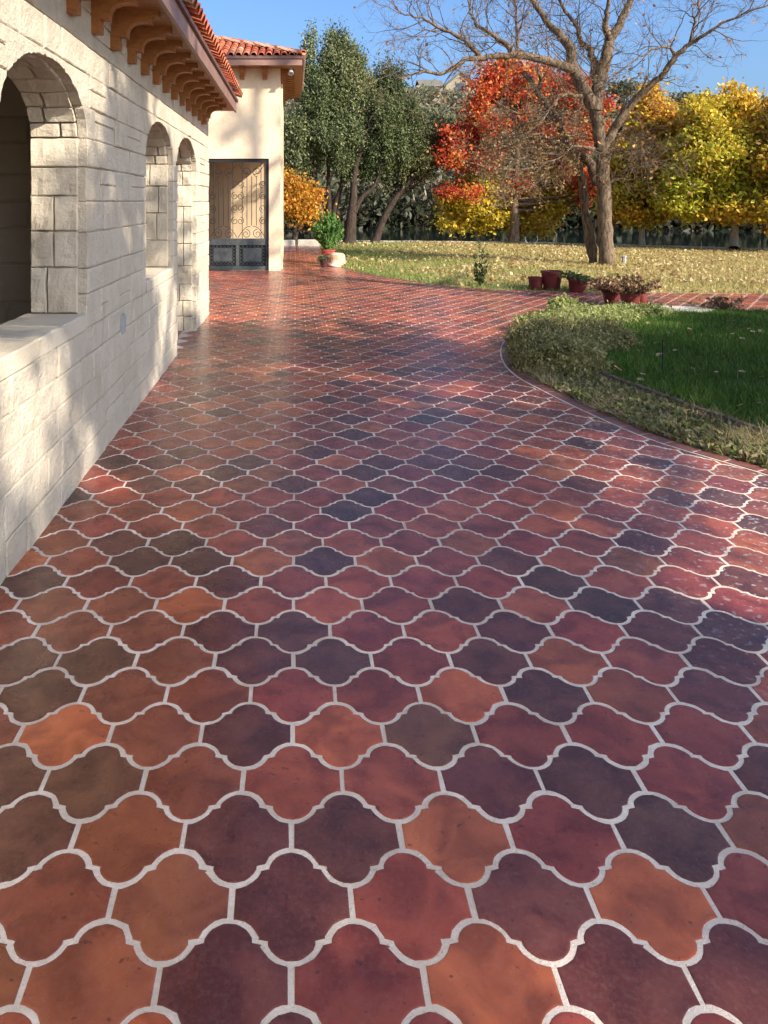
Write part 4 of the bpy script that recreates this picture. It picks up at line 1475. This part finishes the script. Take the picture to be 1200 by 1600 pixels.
# brush along the far waterline, leaf colour darkened to hold the bank's deep shade
nC = 800
hx = rng.uniform(-12, 62, nC)
hy = 60 + 1.5 * np.sin(hx * 0.13) - 0.05 * hx + rng.uniform(-1.4, 3.0, nC)
hz = np.maximum(terrain_z(hx, hy), -0.7)
C = np.repeat(np.stack([hx, hy, hz + 0.9], 1), 60, axis=0) + rng.normal(size=(nC * 60, 3)) * np.array([0.8, 0.5, 0.85])
C[:, 2] = np.maximum(C[:, 2], -0.6)
V, F, cl = leaves(C, 0.30, pick_cols(len(C), [(0.045, 0.055, 0.022), (0.03, 0.038, 0.015), (0.06, 0.05, 0.03), (0.10, 0.085, 0.05)], rng), 2.2, 0.4, rng)
acc = Acc()
acc.add(V, F, cl)
brush = acc.build('riverbank_brush', M_LEAF, kind='stuff')
tag(brush, 'dark tangled brush lining the far bank of the river', 'brush')
# house on the hill
hp = pt(712, 205, 178)
hp.z = float(terrain_z(np.array(hp.x), np.array(hp.y)))
hs = thing('hill_house', 'pale gabled house on the hilltop behind the red tree', 'house', hp)
def hpt(x, y, z):
    return (hp.x + x, hp.y + y, hp.z + z)
a = Acc()
a.box(hpt(-8, 0, -2), hpt(4.5, 8, 4.0))
a.prism([(hp.x - 2.5, hp.z + 4.0), (hp.x + 4.5, hp.z + 4.0), (hp.x + 1.0, hp.z + 7.0)], (hp.y - 1.0, hp.y + 7.9), 'y')
a.box(hpt(-2.5, -1.0, -2), hpt(4.5, -0.002, 3.99))
a.build('wall', M_HOUSE, hs, fixn=True)
a = Acc()
a.add([hpt(-3, -1.5, 4.0), hpt(1, -1.5, 7.4), hpt(5, -1.5, 4.0), hpt(-3, 8, 4.0), hpt(1, 8, 7.4), hpt(5, 8, 4.0), hpt(-3, -1.5, 3.7), hpt(1, -1.5, 7.05), hpt(5, -1.5, 3.7), hpt(-3, 8, 3.7), hpt(1, 8, 7.05), hpt(5, 8, 3.7)],
      [(0, 1, 4, 3), (1, 2, 5, 4), (9, 10, 7, 6), (10, 11, 8, 7), (0, 6, 7, 1), (1, 7, 8, 2), (3, 4, 10, 9), (4, 5, 11, 10)])
a.add([hpt(-8.4, -.5, 4.0), hpt(-2.6, -.5, 4.0), hpt(-2.6, 4, 6.2), hpt(-8.4, 4, 6.2), hpt(-8.4, 8.5, 4.0), hpt(-2.6, 8.5, 4.0)], [(0, 1, 2, 3), (3, 2, 5, 4)])
a.build('roof', M_HOUSE_ROOF, hs, fixn=True)
a = Acc()
a.box(hpt(-0.2, -1.05, 2.2), hpt(2.2, -1.0, 4.6))
a.build('window', M_GLASS, hs)

# ------------------------------------------------------------------ trees out of frame that shade the drive
def shade_tree(label, x, y, h, groups, seed):
    """groups: (sx, sy, z, rx, ry, rz, nclump, per, spread): a crown lobe whose shadow falls at (sx, sy) on the ground"""
    rng = np.random.default_rng(seed)
    b = Vector((x, y, -0.02))
    root = thing('shade_tree', label, 'tree', b)
    tr = Acc()
    Q = spline([b, b + Vector((.1, .1, h * .25)), b + Vector((-.1, .2, h * .5)), b + Vector((0, 0, h * .85))], 4)
    tr.tube(Q, [0.32 - 0.24 * i / (len(Q) - 1) for i in range(len(Q))], 9, False)
    acc = Acc()
    for sx, sy, z, rx, ry, rz, nc, per, spread in groups:
        lx, ly = sx + 1.222 * z, sy - 1.111 * z
        cc, _ = lobe_points([(lx, ly, z, rx, ry, rz)], nc, rng, 0.05)
        for c in cc[:max(6, nc // 3)]:
            e_ = Vector(c)
            s_ = min(Q[6:], key=lambda q: abs(q.z - (e_.z - 1.0)))
            m = s_.lerp(e_, .5) + Vector((0, 0, -.25))
            L = spline([s_, m, e_], 4)
            tr.tube(L, [0.05 * (1 - .8 * i / (len(L) - 1)) for i in range(len(L))], 5, False)
        C = np.repeat(cc, per, axis=0)
        C = C + rng.normal(size=C.shape) * spread
        V, F, cl = leaves(C, 0.13, pick_cols(len(C), [(0.10, 0.13, 0.04), (0.14, 0.15, 0.05)], rng), 1.7, 0, rng)
        acc.add(V, F, cl)
    tr.build('trunk', M_BARK, root, smooth=True)
    acc.build('crown', M_LEAF, root)
shade_tree('leafy shade tree standing out of frame behind the camera on the right', 10.5, -5.5, 11,
           [(0.1, 2.75, 9.0, 1.0, 0.9, 0.4, 9, 130, 0.27), (1.0, 2.2, 9.0, 0.7, 0.5, 0.3, 5, 130, 0.24), (0.2, 5.2, 8.6, 1.3, 1.6, 0.5, 17, 130, 0.28), (0.3, 8.0, 8.4, 1.6, 1.3, 0.4, 18, 130, 0.28),
            (2.4, 7.0, 9.2, 1.1, 1.2, 0.4, 11, 130, 0.28), (-1.3, 4.6, 8.8, 0.6, 2.2, 0.3, 6, 110, 0.20),
            (-2.2, 5.8, 8.8, 0.8, 2.4, 0.3, 9, 110, 0.19), (-3.3, 7.2, 8.8, 0.8, 2.0, 0.3, 6, 110, 0.17), (-2.5, 9.0, 8.8, 0.8, 0.6, 0.3, 6, 110, 0.2),
            (-4.2, 8.6, 8.8, 0.6, 1.4, 0.3, 3, 100, 0.18),
            (-0.55, 1.75, 9.0, 0.6, 0.45, 0.3, 5, 130, 0.22), (-0.7, 3.0, 9.0, 0.4, 0.8, 0.3, 3, 120, 0.2), (1.7, 5.2, 9.0, 0.5, 0.6, 0.3, 2, 100, 0.2), (1.0, -0.3, 9.0, 2.2, 0.9, 0.4, 18, 130, 0.30)], 71)
shade_tree('second leafy shade tree standing out of frame farther to the right', 18.0, -3.5, 12,
           [(4.4, 6.3, 9.4, 1.9, 1.7, 0.6, 62, 110, 0.36), (6.8, 7.6, 9.4, 2.0, 1.6, 0.6, 56, 110, 0.36), (5.2, 4.8, 9.4, 1.2, 1.0, 0.5, 16, 110, 0.30),
            (6.5, 9.3, 9.4, 1.4, 0.4, 0.4, 8, 70, 0.26), (4.4, 12.9, 9.6, 0.6, 0.35, 0.3, 7, 70, 0.25)], 72)
bt = [([Vector((13.4, 3.6, 0)), Vector((13.3, 3.7, 5)), Vector((13.0, 3.9, 10)), Vector((12.8, 4.2, 16))], 0.3, 0.06, 0.4)]
for k in range(12):
    a_ = k * 2.4
    z0 = 8.6 + 0.6 * k
    s_ = Vector((13.0, 4.0, z0))
    bt.append(([s_, s_ + Vector((1.2 * math.cos(a_), 1.2 * math.sin(a_), .7)), s_ + Vector((2.5 * math.cos(a_ + .2), 2.5 * math.sin(a_ + .2), 1.3))], 0.10, 0.035, 1))
bare_tree('bare_tree', 'bare branching tree standing out of frame to the right of the drive', (13.4, 3.6, 0), bt, 77, M_BARK, 1.2, 0.6, [(0.3, 0.18, 0.08)], 700, 3, 2, 0.10, 0.022)

# ------------------------------------------------------------------ lawns: grass and litter
def blades(X, Y, z, h, wdt, cols, lean, rng):
    n = len(X)
    a_ = rng.uniform(0, 2 * PI, n)
    hh = h * rng.uniform(0.5, 1.3, n)
    dx, dy = np.cos(a_) * wdt / 2, np.sin(a_) * wdt / 2
    la = rng.uniform(0, 2 * PI, n)
    ll = rng.random(n) * lean * hh
    V = np.empty((n, 3, 3), dtype=np.float32)
    V[:, 0] = np.stack([X - dx, Y - dy, np.full(n, z)], 1)
    V[:, 1] = np.stack([X + dx, Y + dy, np.full(n, z)], 1)
    V[:, 2] = np.stack([X + np.cos(la) * ll, Y + np.sin(la) * ll, z + hh], 1)
    F = np.arange(n * 3, dtype=np.int32).reshape(n, 3)
    return V.reshape(-1, 3), F, np.repeat(cols, 3, axis=0)
TIMB = [(2.35, 7.2), (2.62, 6.3), (2.82, 5.4), (3.02, 4.6), (3.35, 3.6), (3.9, 2.0)]
def timb_x(y):
    return np.interp(y, [p[1] for p in TIMB[::-1]], [p[0] for p in TIMB[::-1]])
rng = np.random.default_rng(5)
n = 230000
X = rng.uniform(2.3, 9.5, n)
Y = 3.3 + 7.1 * rng.random(n) ** 0.9
keep = pip_np(X, Y, BED) & (X > timb_x(Y) + 0.06) & ((X - VPX * 0) * 1200 / Y < 830 + 60)
X, Y = X[keep], Y[keep]
GRN = [(0.048, 0.12, 0.010), (0.068, 0.145, 0.012), (0.04, 0.095, 0.008), (0.09, 0.145, 0.016)]
pn = np.sin(X * 2.3 + 1.7 * np.sin(Y * 1.9)) * np.sin(Y * 2.9 + np.sin(X * 3.1))
gc = pick_cols(len(X), GRN, rng, 0.35) * (1 + 0.22 * pn[:, None])
dryb = rng.random(len(X)) < 0.05 + 0.05 * (pn > 0.5)
gc[dryb] = np.array([0.26, 0.24, 0.08], dtype=np.float32)
V, F, cl = blades(X, Y, 0.008, 0.07 * (1 + 0.25 * pn), 0.007, gc.astype(np.float32), 1.1, rng)
acc = Acc()
acc.add(V, F, cl)
g1 = acc.build('green_grass', M_GRASS, kind='stuff')
tag(g1, 'short deep green grass on the shaded lawn beside the drive', 'grass')
a = Acc()
tp = [(p[0] - .0, p[1]) for p in TIMB]
a.prism([(timb_x(y) + 0.05, y) for y in np.linspace(2.0, 7.2, 14)] + [(9.8, 7.3), (9.8, 10.38), (4.6, 10.38), (3.4, 8.6), (2.75, 7.5)][::1][:0] + [(3.0, 7.9), (3.8, 9.3), (4.6, 10.36), (14, 10.36), (14, 2.0)], (-0.02, 0.0135), 'z')
a.build('green_lawn', M_TURF, kind='structure', fixn=True)
n = 150000
X = rng.uniform(0.7, 22, n)
Y = 12.3 + 16 * rng.random(n) ** 1.15
keep = pip_np(X, Y, LAWN) & (X * 1200 / Y < 800) & (Y < edge_y(X) - 0.2)
X, Y = X[keep], Y[keep]
gr = np.clip(1.25 - X / 5.0 + rng.normal(size=len(X)) * 0.35 - 0.25 * np.sin(X * 1.3 + Y), 0, 1)[:, None]
cols = (gr * np.array([0.14, 0.22, 0.04]) + (1 - gr) * np.array([0.40, 0.315, 0.115])) * rng.uniform(0.75, 1.25, (len(X), 1))
V, F, cl = blades(X, Y, 0.01, 0.06, 0.016, cols.astype(np.float32), 1.2, rng)
acc = Acc()
acc.add(V, F, cl)
g2 = acc.build('dry_grass', M_GRASS, kind='stuff')
tag(g2, 'straw yellow grass on the sunny lawn past the drive', 'grass')
n = 60000
X = rng.uniform(0.7, 22, n)
Y = 12.4 + 15.6 * rng.random(n)
keep = pip_np(X, Y, LAWN) & (X * 1200 / Y < 800) & (rng.random(n) < np.clip(0.25 + X / 7, 0.2, 1))
X, Y = X[keep], Y[keep]
dr = np.sin(X * 1.7 + 2 * np.sin(Y * .9)) + np.sin(Y * 2.3 + 1.5 * np.sin(X * .8))
kk_ = rng.random(len(X)) < 0.45 + 0.3 * dr
X, Y = X[kk_], Y[kk_]
C = np.stack([X, Y, rng.uniform(0.02, 0.07, len(X))], 1)
V, F, cl = leaves(C, rng.uniform(0.03, 0.07, len(X)), pick_cols(len(X), [(0.52, 0.41, 0.18), (0.60, 0.49, 0.24), (0.44, 0.31, 0.12), (0.34, 0.21, 0.085)], rng), 1.4, 0, rng)
acc = Acc()
acc.add(V, F, cl)
lit = acc.build('leaf_litter', M_LEAF, kind='stuff')
tag(lit, 'fallen straw coloured leaves strewn over the sunny lawn', 'leaves')
# stone edging strip along the lawn's far edge
pts = [(x, edge_y(x) + 0.05) for x in np.linspace(0.9, 30, 40)]
for i in range(0, 39):
    (xa, ya), (xb, yb) = pts[i], pts[i + 1]
    if i == 0:
        edging = thing('lawn_edging', 'low tan stone edging along the river side of the lawn', 'edging', (xa, ya, 0))
    s = Acc()
    s.prism([(xa + .01, ya - .12), (xb - .01, yb - .12), (xb - .01, yb + .22), (xa + .01, ya + .22)], (-0.3, 0.05 + R.uniform(0, .02)), 'z')
    s.build('edging_stone', M_SLAB, edging, fixn=True)

# ------------------------------------------------------------------ garden bed
SAGE = [(0.27, 0.25, 0.085), (0.33, 0.30, 0.115), (0.21, 0.20, 0.06), (0.36, 0.29, 0.13)]
SAGE_SUNLIT = [(0.36, 0.38, 0.12), (0.44, 0.43, 0.16), (0.28, 0.31, 0.09)]  # sunlight put into the leaf colour: brighter and yellower sage
def mound(label, x, y, rx, ry, h, pal, seed, n=5200, size=0.019, name='grey_shrub'):
    rng = np.random.default_rng(seed)
    h *= 0.78
    root = thing(name, label, 'shrub', (x, y, 0.01), 'low shrubs in the bed corner')
    k = 130
    d = rng.normal(size=(k, 3))
    d[:, 2] = np.abs(d[:, 2]) + 0.05
    d /= np.linalg.norm(d, axis=1)[:, None]
    rr_ = rng.uniform(0.75, 1.08, (k, 1))
    tipsP = np.array([x, y, 0.02]) + d * rr_ * np.array([rx, ry, h])
    st = Acc()
    for q in tipsP[:90]:
        b0 = Vector((x + (q[0] - x) * 0.35, y + (q[1] - y) * 0.35, 0.0))
        q = Vector(q)
        st.tube([b0, b0.lerp(q, .55) + Vector((0, 0, .05)), q], [0.005, 0.004, 0.002], 3, False)
    st.build('stems', M_TIMBER, root, kind='stuff')
    C = np.repeat(tipsP, 3 * n // k, axis=0)
    tt = rng.random((len(C), 1)) ** 0.7
    C = np.array([x, y, 0.0]) + (C - np.array([x, y, 0.0])) * (0.45 + 0.58 * tt) + rng.normal(size=C.shape) * 0.035
    C[:, 2] = np.maximum(C[:, 2], 0.02)
    V, F, cl = leaves(C, size, pick_cols(len(C), pal, rng), 2.0, 0.8, rng)
    acc = Acc()
    acc.add(V, F, cl)
    acc.build('foliage', M_LEAF, root, kind='stuff')
mound('grey green shrub at the tip of the bed next to the curved border', 2.36, 6.95, 0.42, 0.55, 0.30, SAGE, 81, 8000)
mound('grey green shrub in the middle of the bed corner between two others', 2.62, 7.75, 0.46, 0.55, 0.31, SAGE, 82, 8000)
mound('pale sunlit shrub at the back of the bed by the curved border', 2.95, 8.65, 0.45, 0.55, 0.24, SAGE_SUNLIT + SAGE[:2], 83, 7000)
mound('lime green sunlit shrub just before the potted dry plants', 3.65, 9.55, 0.60, 0.45, 0.17, SAGE_SUNLIT, 84, 6500)
mound('dull green shrub at the lawn side of the bed corner', 3.10, 7.95, 0.36, 0.5, 0.28, SAGE, 85, 5000)
mound('leafy green shrub hugging the red pots of dry plants', 4.40, 10.0, 0.50, 0.30, 0.12, SAGE_SUNLIT + [(0.14, 0.18, 0.05)], 86, 5000)
mound('upright pale sprig in front of the bowl pot', 3.55, 10.2, 0.14, 0.12, 0.20, SAGE_SUNLIT, 87, 1800, 0.045)
# dry ground cover between border and timber
rng = np.random.default_rng(17)
n = 26000
Y = rng.uniform(2.6, 7.0, n)
kx = np.interp(Y, [p.y for p in KC], [p.x for p in KC])
X = kx + 0.10 + (timb_x(Y) - kx - 0.06) * rng.random(n)
keep = pip_np(X, Y, BED)
X, Y = X[keep], Y[keep]
nz = np.array([mnoise.noise(Vector((x * 3.2, y * 3.2, 0.3))) for x, y in zip(X, Y)])
cols = pick_cols(len(X), [(0.34, 0.28, 0.14), (0.26, 0.22, 0.10), (0.13, 0.17, 0.04), (0.10, 0.14, 0.03), (0.20, 0.15, 0.08), (0.42, 0.36, 0.22)], rng)
w_ = np.clip(0.5 + nz * 1.8, 0, 1)[:, None]
cols = (cols * (0.45 + 0.2 * w_) + w_ * np.array([0.34, 0.24, 0.12]) * rng.uniform(.5, 1.7, (len(X), 1)) * .65 + (1 - w_) * np.array([0.10, 0.13, 0.028]) * .55).astype(np.float32)
hz_ = np.clip(0.55 + nz * 1.1 + rng.random(len(X)) ** 6 * 1.6, 0.15, 2.2)
V, F, cl = blades(X, Y, 0.008, 0.058 * hz_, 0.006, cols, 2.6, rng)
acc = Acc()
acc.add(V, F, cl)
C = np.stack([X, Y, rng.uniform(0.012, 0.045, len(X))], 1)[:9000]
V, F, cl = leaves(C, 0.028, pick_cols(len(C), [(0.11, 0.14, 0.035), (0.20, 0.20, 0.06), (0.30, 0.24, 0.12), (0.24, 0.17, 0.09)], rng), 1.8, 0.2, rng)
acc.add(V, F, cl)
dg = acc.build('dry_ground_cover', M_DRY, kind='stuff')
tag(dg, 'matted dry stems and weeds between the tile border and the timber edging', 'ground cover')
for i in range(2):
    P = [(2.55, 6.75), (2.66, 6.15), (2.80, 5.5)] if i == 0 else [(2.81, 5.45), (3.02, 4.62), (3.32, 3.7)]
    a = Acc()
    Q = spline([Vector((p[0], p[1], 0.03)) for p in P], 5)
    a.tube(Q, [0.035 + R.uniform(-.004, .004) for _ in Q], 7)
    o = a.build('landscape_timber', M_TIMBER, smooth=False)
    tag(o, ['dark weathered timber edging half hidden behind the dry weeds, far piece', 'dark weathered timber edging between dry weeds and green grass, near piece'][i], 'timber', 'timber edging pieces')
a = Acc()
s0 = gp(1036, 592)
a.tube([s0, s0 + Vector((-.005, 0, .33))], 0.006, 5)
o = a.build('garden_stake', M_IRON)
tag(o, 'thin dark stake standing upright in the green grass', 'stake')
sb = gp(1062, 487)
a = Acc()
a.prism([(sb.x - .32, sb.y - .22), (sb.x + .1, sb.y - .3), (sb.x + .42, sb.y - .12), (sb.x + .36, sb.y + .2), (sb.x - .1, sb.y + .26), (sb.x - .36, sb.y + .1)], (0.0, 0.05), 'z')
o = a.build('stone_slab', M_SLAB, fixn=True)
tag(o, 'flat pale stepping slab between the potted plants and the path', 'slab')
lp = make_mesh('fallen_leaf', [(-.055, 0, .01), (-.02, -.035, 0.004), (.02, -.03, .012), (.06, 0, .004), (.02, .032, .014), (-.02, .036, .004), (0, 0, 0.0)],
               [np.array([(0, 1, 6), (1, 2, 6), (2, 3, 6), (3, 4, 6), (4, 5, 6), (5, 0, 6)])])
lp.materials.append(simple('dry_leaf', (0.26, 0.17, 0.08), (0.42, 0.31, 0.17), 8, 0.8, 0.1))
rl = random.Random(3)
for i in range(46):
    px_, py_ = rl.uniform(945, 1195), rl.choice([rl.uniform(492, 530), rl.uniform(492, 560), rl.uniform(500, 640)])
    g = gp(px_, py_, 0.07)
    o = link('fallen_leaf', lp, None, None, loc=(g.x, g.y, 0.07))
    o.rotation_euler = (rl.uniform(-.5, .5), rl.uniform(-.5, .5), rl.uniform(0, 6))
    s_ = rl.uniform(0.3, 0.62)
    o.scale = (s_, s_, s_)
    tag(o, 'pale dry leaf lying on the shaded green lawn', 'leaf', 'dry leaves on the green lawn')
g = gp(965, 577, 0.07)
o = link('fallen_leaf', lp.copy(), None, None, loc=(g.x, g.y, 0.075))
o.data.materials.clear()
o.data.materials.append(simple('orange_leaf', (0.40, 0.16, 0.06), (0.46, 0.20, 0.08), 8, 0.8, 0.1))
o.rotation_euler = (0.5, 0.2, 1)
tag(o, 'single orange brown leaf on the green grass near the shrub', 'leaf')

# ------------------------------------------------------------------ pots and small things
def pot(name, label, pos, r0, r1, h, mat, tilt=(0, 0, 0), group=None, soil=0.85, cat='pot', lip=0.012):
    root = thing(name, label, cat, pos, group)
    M = Matrix.Rotation(tilt[0], 3, 'X') @ Matrix.Rotation(tilt[1], 3, 'Y')
    a = Acc()
    a.lathe([(0.001, 0), (r0, 0), (r0 + (r1 - r0) * .86, h * .86), (r1 + lip * .3, h * .87), (r1 + lip * .5, h), (r1 - 0.012, h), (r0 + (r1 - r0) * .8 - .012, h * .8)], 26, pos, M)
    a.build('body', mat, root, smooth=False, fixn=True)
    rs = r0 + (r1 - r0) * soil - 0.013
    s = Acc()
    s.lathe([(0.0005, h * soil + 0.01), (rs * .6, h * soil + .006), (rs, h * soil - .004)], 18, pos, M)
    s.build('soil', M_SOIL, root, fixn=True)
    return root, M
def sprigs(root, pos, M, n, h, spread, pal, size, per, name='plant', z0=0.2, mat=None, seed=4, lup=0.6):
    rr = random.Random(seed)
    rng = np.random.default_rng(seed)
    st = Acc()
    pts_ = []
    for i in range(n):
        a_ = rr.uniform(0, 2 * PI)
        s_ = rr.random() ** .6 * spread
        hh = h * rr.uniform(.55, 1.05) * (1 - 0.35 * s_ / max(spread, 1e-3))
        P = [Vector((math.cos(a_) * s_ * k * .35 + (0.3 * s_ * math.cos(a_)) * k * k * .0, math.sin(a_) * s_ * k * .35, z0 + hh * k / 3)) for k in range(4)]
        P = [Vector(pos) + M @ p for p in P]
        st.tube(P, [.005, .004, .003, .0015], 3, False)
        for k in range(per):
            t = rr.uniform(.15, 1.05) * 3
            j = min(int(t), 2)
            pts_.append(tuple(P[j].lerp(P[j + 1], t - j)))
    st.build('stems', M_TIMBER, root, kind='stuff')
    C = np.array(pts_) + rng.normal(size=(len(pts_), 3)) * size * 0.5
    V, F, cl = leaves(C, size, pick_cols(len(C), pal, rng), 2.2, lup, rng)
    acc = Acc()
    acc.add(V, F, cl)
    acc.build(name, mat or M_LEAF, root, kind='stuff')
# upright conifer in red pot, with small pot and toppled terracotta by it
p = gp(512, 413)
r_, M_ = pot('potted_conifer', 'upright green conifer in a red glazed pot by the path', p, 0.13, 0.18, 0.36, M_POT_GLAZE, cat='potted plant')
sprigs(r_, p, M_, 120, 0.92, 0.36, [(0.10, 0.21, 0.04), (0.14, 0.26, 0.05), (0.07, 0.15, 0.03)], 0.032, 110, 'foliage', 0.33, M_NEEDLE, 5, 2.0)
p = gp(506, 417.5)
r_, M_ = pot('small_pot', 'small dark pot with a low plant in front of the potted conifer', p, 0.07, 0.10, 0.17, M_POT_BLACK, cat='pot')
sprigs(r_, p, M_, 16, 0.10, 0.14, [(0.09, 0.12, 0.05), (0.14, 0.15, 0.08)], 0.05, 14, 'foliage', 0.14, None, 6, 0.2)
p = gp(526, 416.5)
a = Acc()
a.lathe([(0.205, 0.0), (0.235, 0.0), (0.225, 0.035), (0.205, 0.05), (0.17, 0.26), (0.13, 0.30), (0.001, 0.30)], 26, p + Vector((0, 0, 0.015)), Matrix.Rotation(math.radians(5), 3, 'Y'))
a.lathe([(0.205, 0.0), (0.15, 0.24), (0.001, 0.25)], 20, p + Vector((0, 0, 0.015)), Matrix.Rotation(math.radians(5), 3, 'Y'))
o = a.build('overturned_pot', M_TERRA, fixn=True)
tag(o, 'weathered terracotta pot upside down beside the potted conifer', 'pot')
# red pots at the lawn edge
p = gp(837, 453.5)
pot('red_pot', 'short dark red plastic pot, left of the empty pair at the lawn edge', p, 0.10, 0.125, 0.225, M_POT, group='red pots at the lawn edge')
p = gp(862, 454)
pot('red_pot', 'tall dark red bucket pot beside the short one at the lawn edge', p, 0.125, 0.178, 0.335, M_POT, group='red pots at the lawn edge')
p = gp(900, 457)
r_, M_ = pot('bowl_pot', 'red pot with trailing green plant tilted behind the shrubs', p, 0.10, 0.18, 0.24, M_POT, (0.12, 0.15, 0))
sprigs(r_, p, M_, 40, 0.12, 0.32, [(0.09, 0.12, 0.035), (0.13, 0.15, 0.05)], 0.026, 40, 'foliage', 0.19, None, 8, 0.0)
# potted dry plants behind the bed
DRYP = [(0.20, 0.09, 0.05), (0.28, 0.14, 0.07), (0.14, 0.075, 0.04), (0.36, 0.24, 0.12), (0.16, 0.13, 0.05)]
p = gp(985, 484)
r_, M_ = pot('dry_potted_plant', 'largest red pot of upright dried brown stems behind the bed', p, 0.10, 0.14, 0.24, M_POT, group='potted dry plants', cat='potted plant')
sprigs(r_, p, M_, 70, 0.30, 0.42, DRYP, 0.024, 34, 'dry_stems', 0.20, M_DRY, 9, 0.8)
p = gp(955, 476)
r_, M_ = pot('dry_potted_plant', 'left red pot of sprawling dried brown stems behind the bed', p, 0.09, 0.12, 0.19, M_POT, group='potted dry plants', cat='potted plant')
sprigs(r_, p, M_, 50, 0.24, 0.45, DRYP, 0.024, 32, 'dry_stems', 0.16, M_DRY, 10, 0.6)
p = gp(1004, 482)
pot('tilted_pot', 'narrow red pot tilted against the dried plants', p + Vector((0, 0, .02)), 0.06, 0.085, 0.19, M_POT, (0.0, -0.22, 0), None)
# tall weed at lawn edge
p = gp(750, 449)
root = thing('tall_weed', 'tall thin green weed standing alone at the lawn edge', 'plant', p)
sprigs(root, p, Matrix.Identity(3), 7, 0.86, 0.13, [(0.07, 0.11, 0.03), (0.10, 0.14, 0.04)], 0.034, 34, 'foliage', 0.0, None, 12, 0.6)
p = gp(1127, 487)
root = thing('dry_weed', 'small dried weed at the far side of the green lawn', 'plant', p)
sprigs(root, p, Matrix.Identity(3), 26, 0.22, 0.4, DRYP, 0.035, 12, 'foliage', 0.0, M_DRY, 13, 0.4)
# meter post by the pecan
p = gp(975, 412)
a = Acc()
a.tube([p, p + Vector((0, 0, .16))], 0.055, 8)
a.tube([p + Vector((0, 0, .16)), p + Vector((0, 0, .19))], 0.065, 8)
o = a.build('valve_post', M_PLATE)
tag(o, 'short grey post standing by the foot of the pecan trunk', 'post')
# hose ring
c = pt(831, 369, 26.6)
c.z = 0.22
a = Acc()
a.tube([c + Vector((0.22 * math.cos(t), 0.05, 0.20 * math.sin(t))) for t in np.linspace(PI * 0.9, PI * 2.15, 16)], 0.012, 5)
o = a.build('hose_loop', M_HOSE)
tag(o, 'pale loop of hose hanging near the bright yellow tree', 'hose')
# low wall, bench at the end of the path
for i, (xa, xb) in enumerate([(-1.2, -0.02), (0.06, 0.86)]):
    a = Acc()
    a.box((xa, 25.95, -0.02), (xb, 26.3, 0.19 + 0.015 * i))
    o = a.build('low_stone_wall', M_SLAB)
    bv = o.modifiers.new('bevel', 'BEVEL')
    bv.width = 0.02
    tag(o, ['low tan stone wall at the path end next to the gatehouse', 'low tan stone wall at the path end next to the cedar'][i], 'wall', 'low walls at the path end')
bn = thing('garden_bench', 'dark metal bench under the orange tree at the path end', 'bench', (0.05, 27.6, 0))
a = Acc()
for k in range(4):
    a.box((-0.6, 27.4 + k * .11, 0.42), (0.5, 27.48 + k * .11, 0.445))
a.build('seat', M_IRON, bn)
a = Acc()
for k in range(4):
    a.box((-0.6, 27.86, 0.47 + k * .06), (0.5, 27.88, 0.51 + k * .06))
a.build('backrest', M_IRON, bn)
for x in (-0.58, 0.44):
    for y in (27.42, 27.84):
        a = Acc()
        a.box((x, y, -0.03), (x + .05, y + .05, 0.42 if y < 27.6 else 0.70))
        a.build('leg', M_IRON, bn)
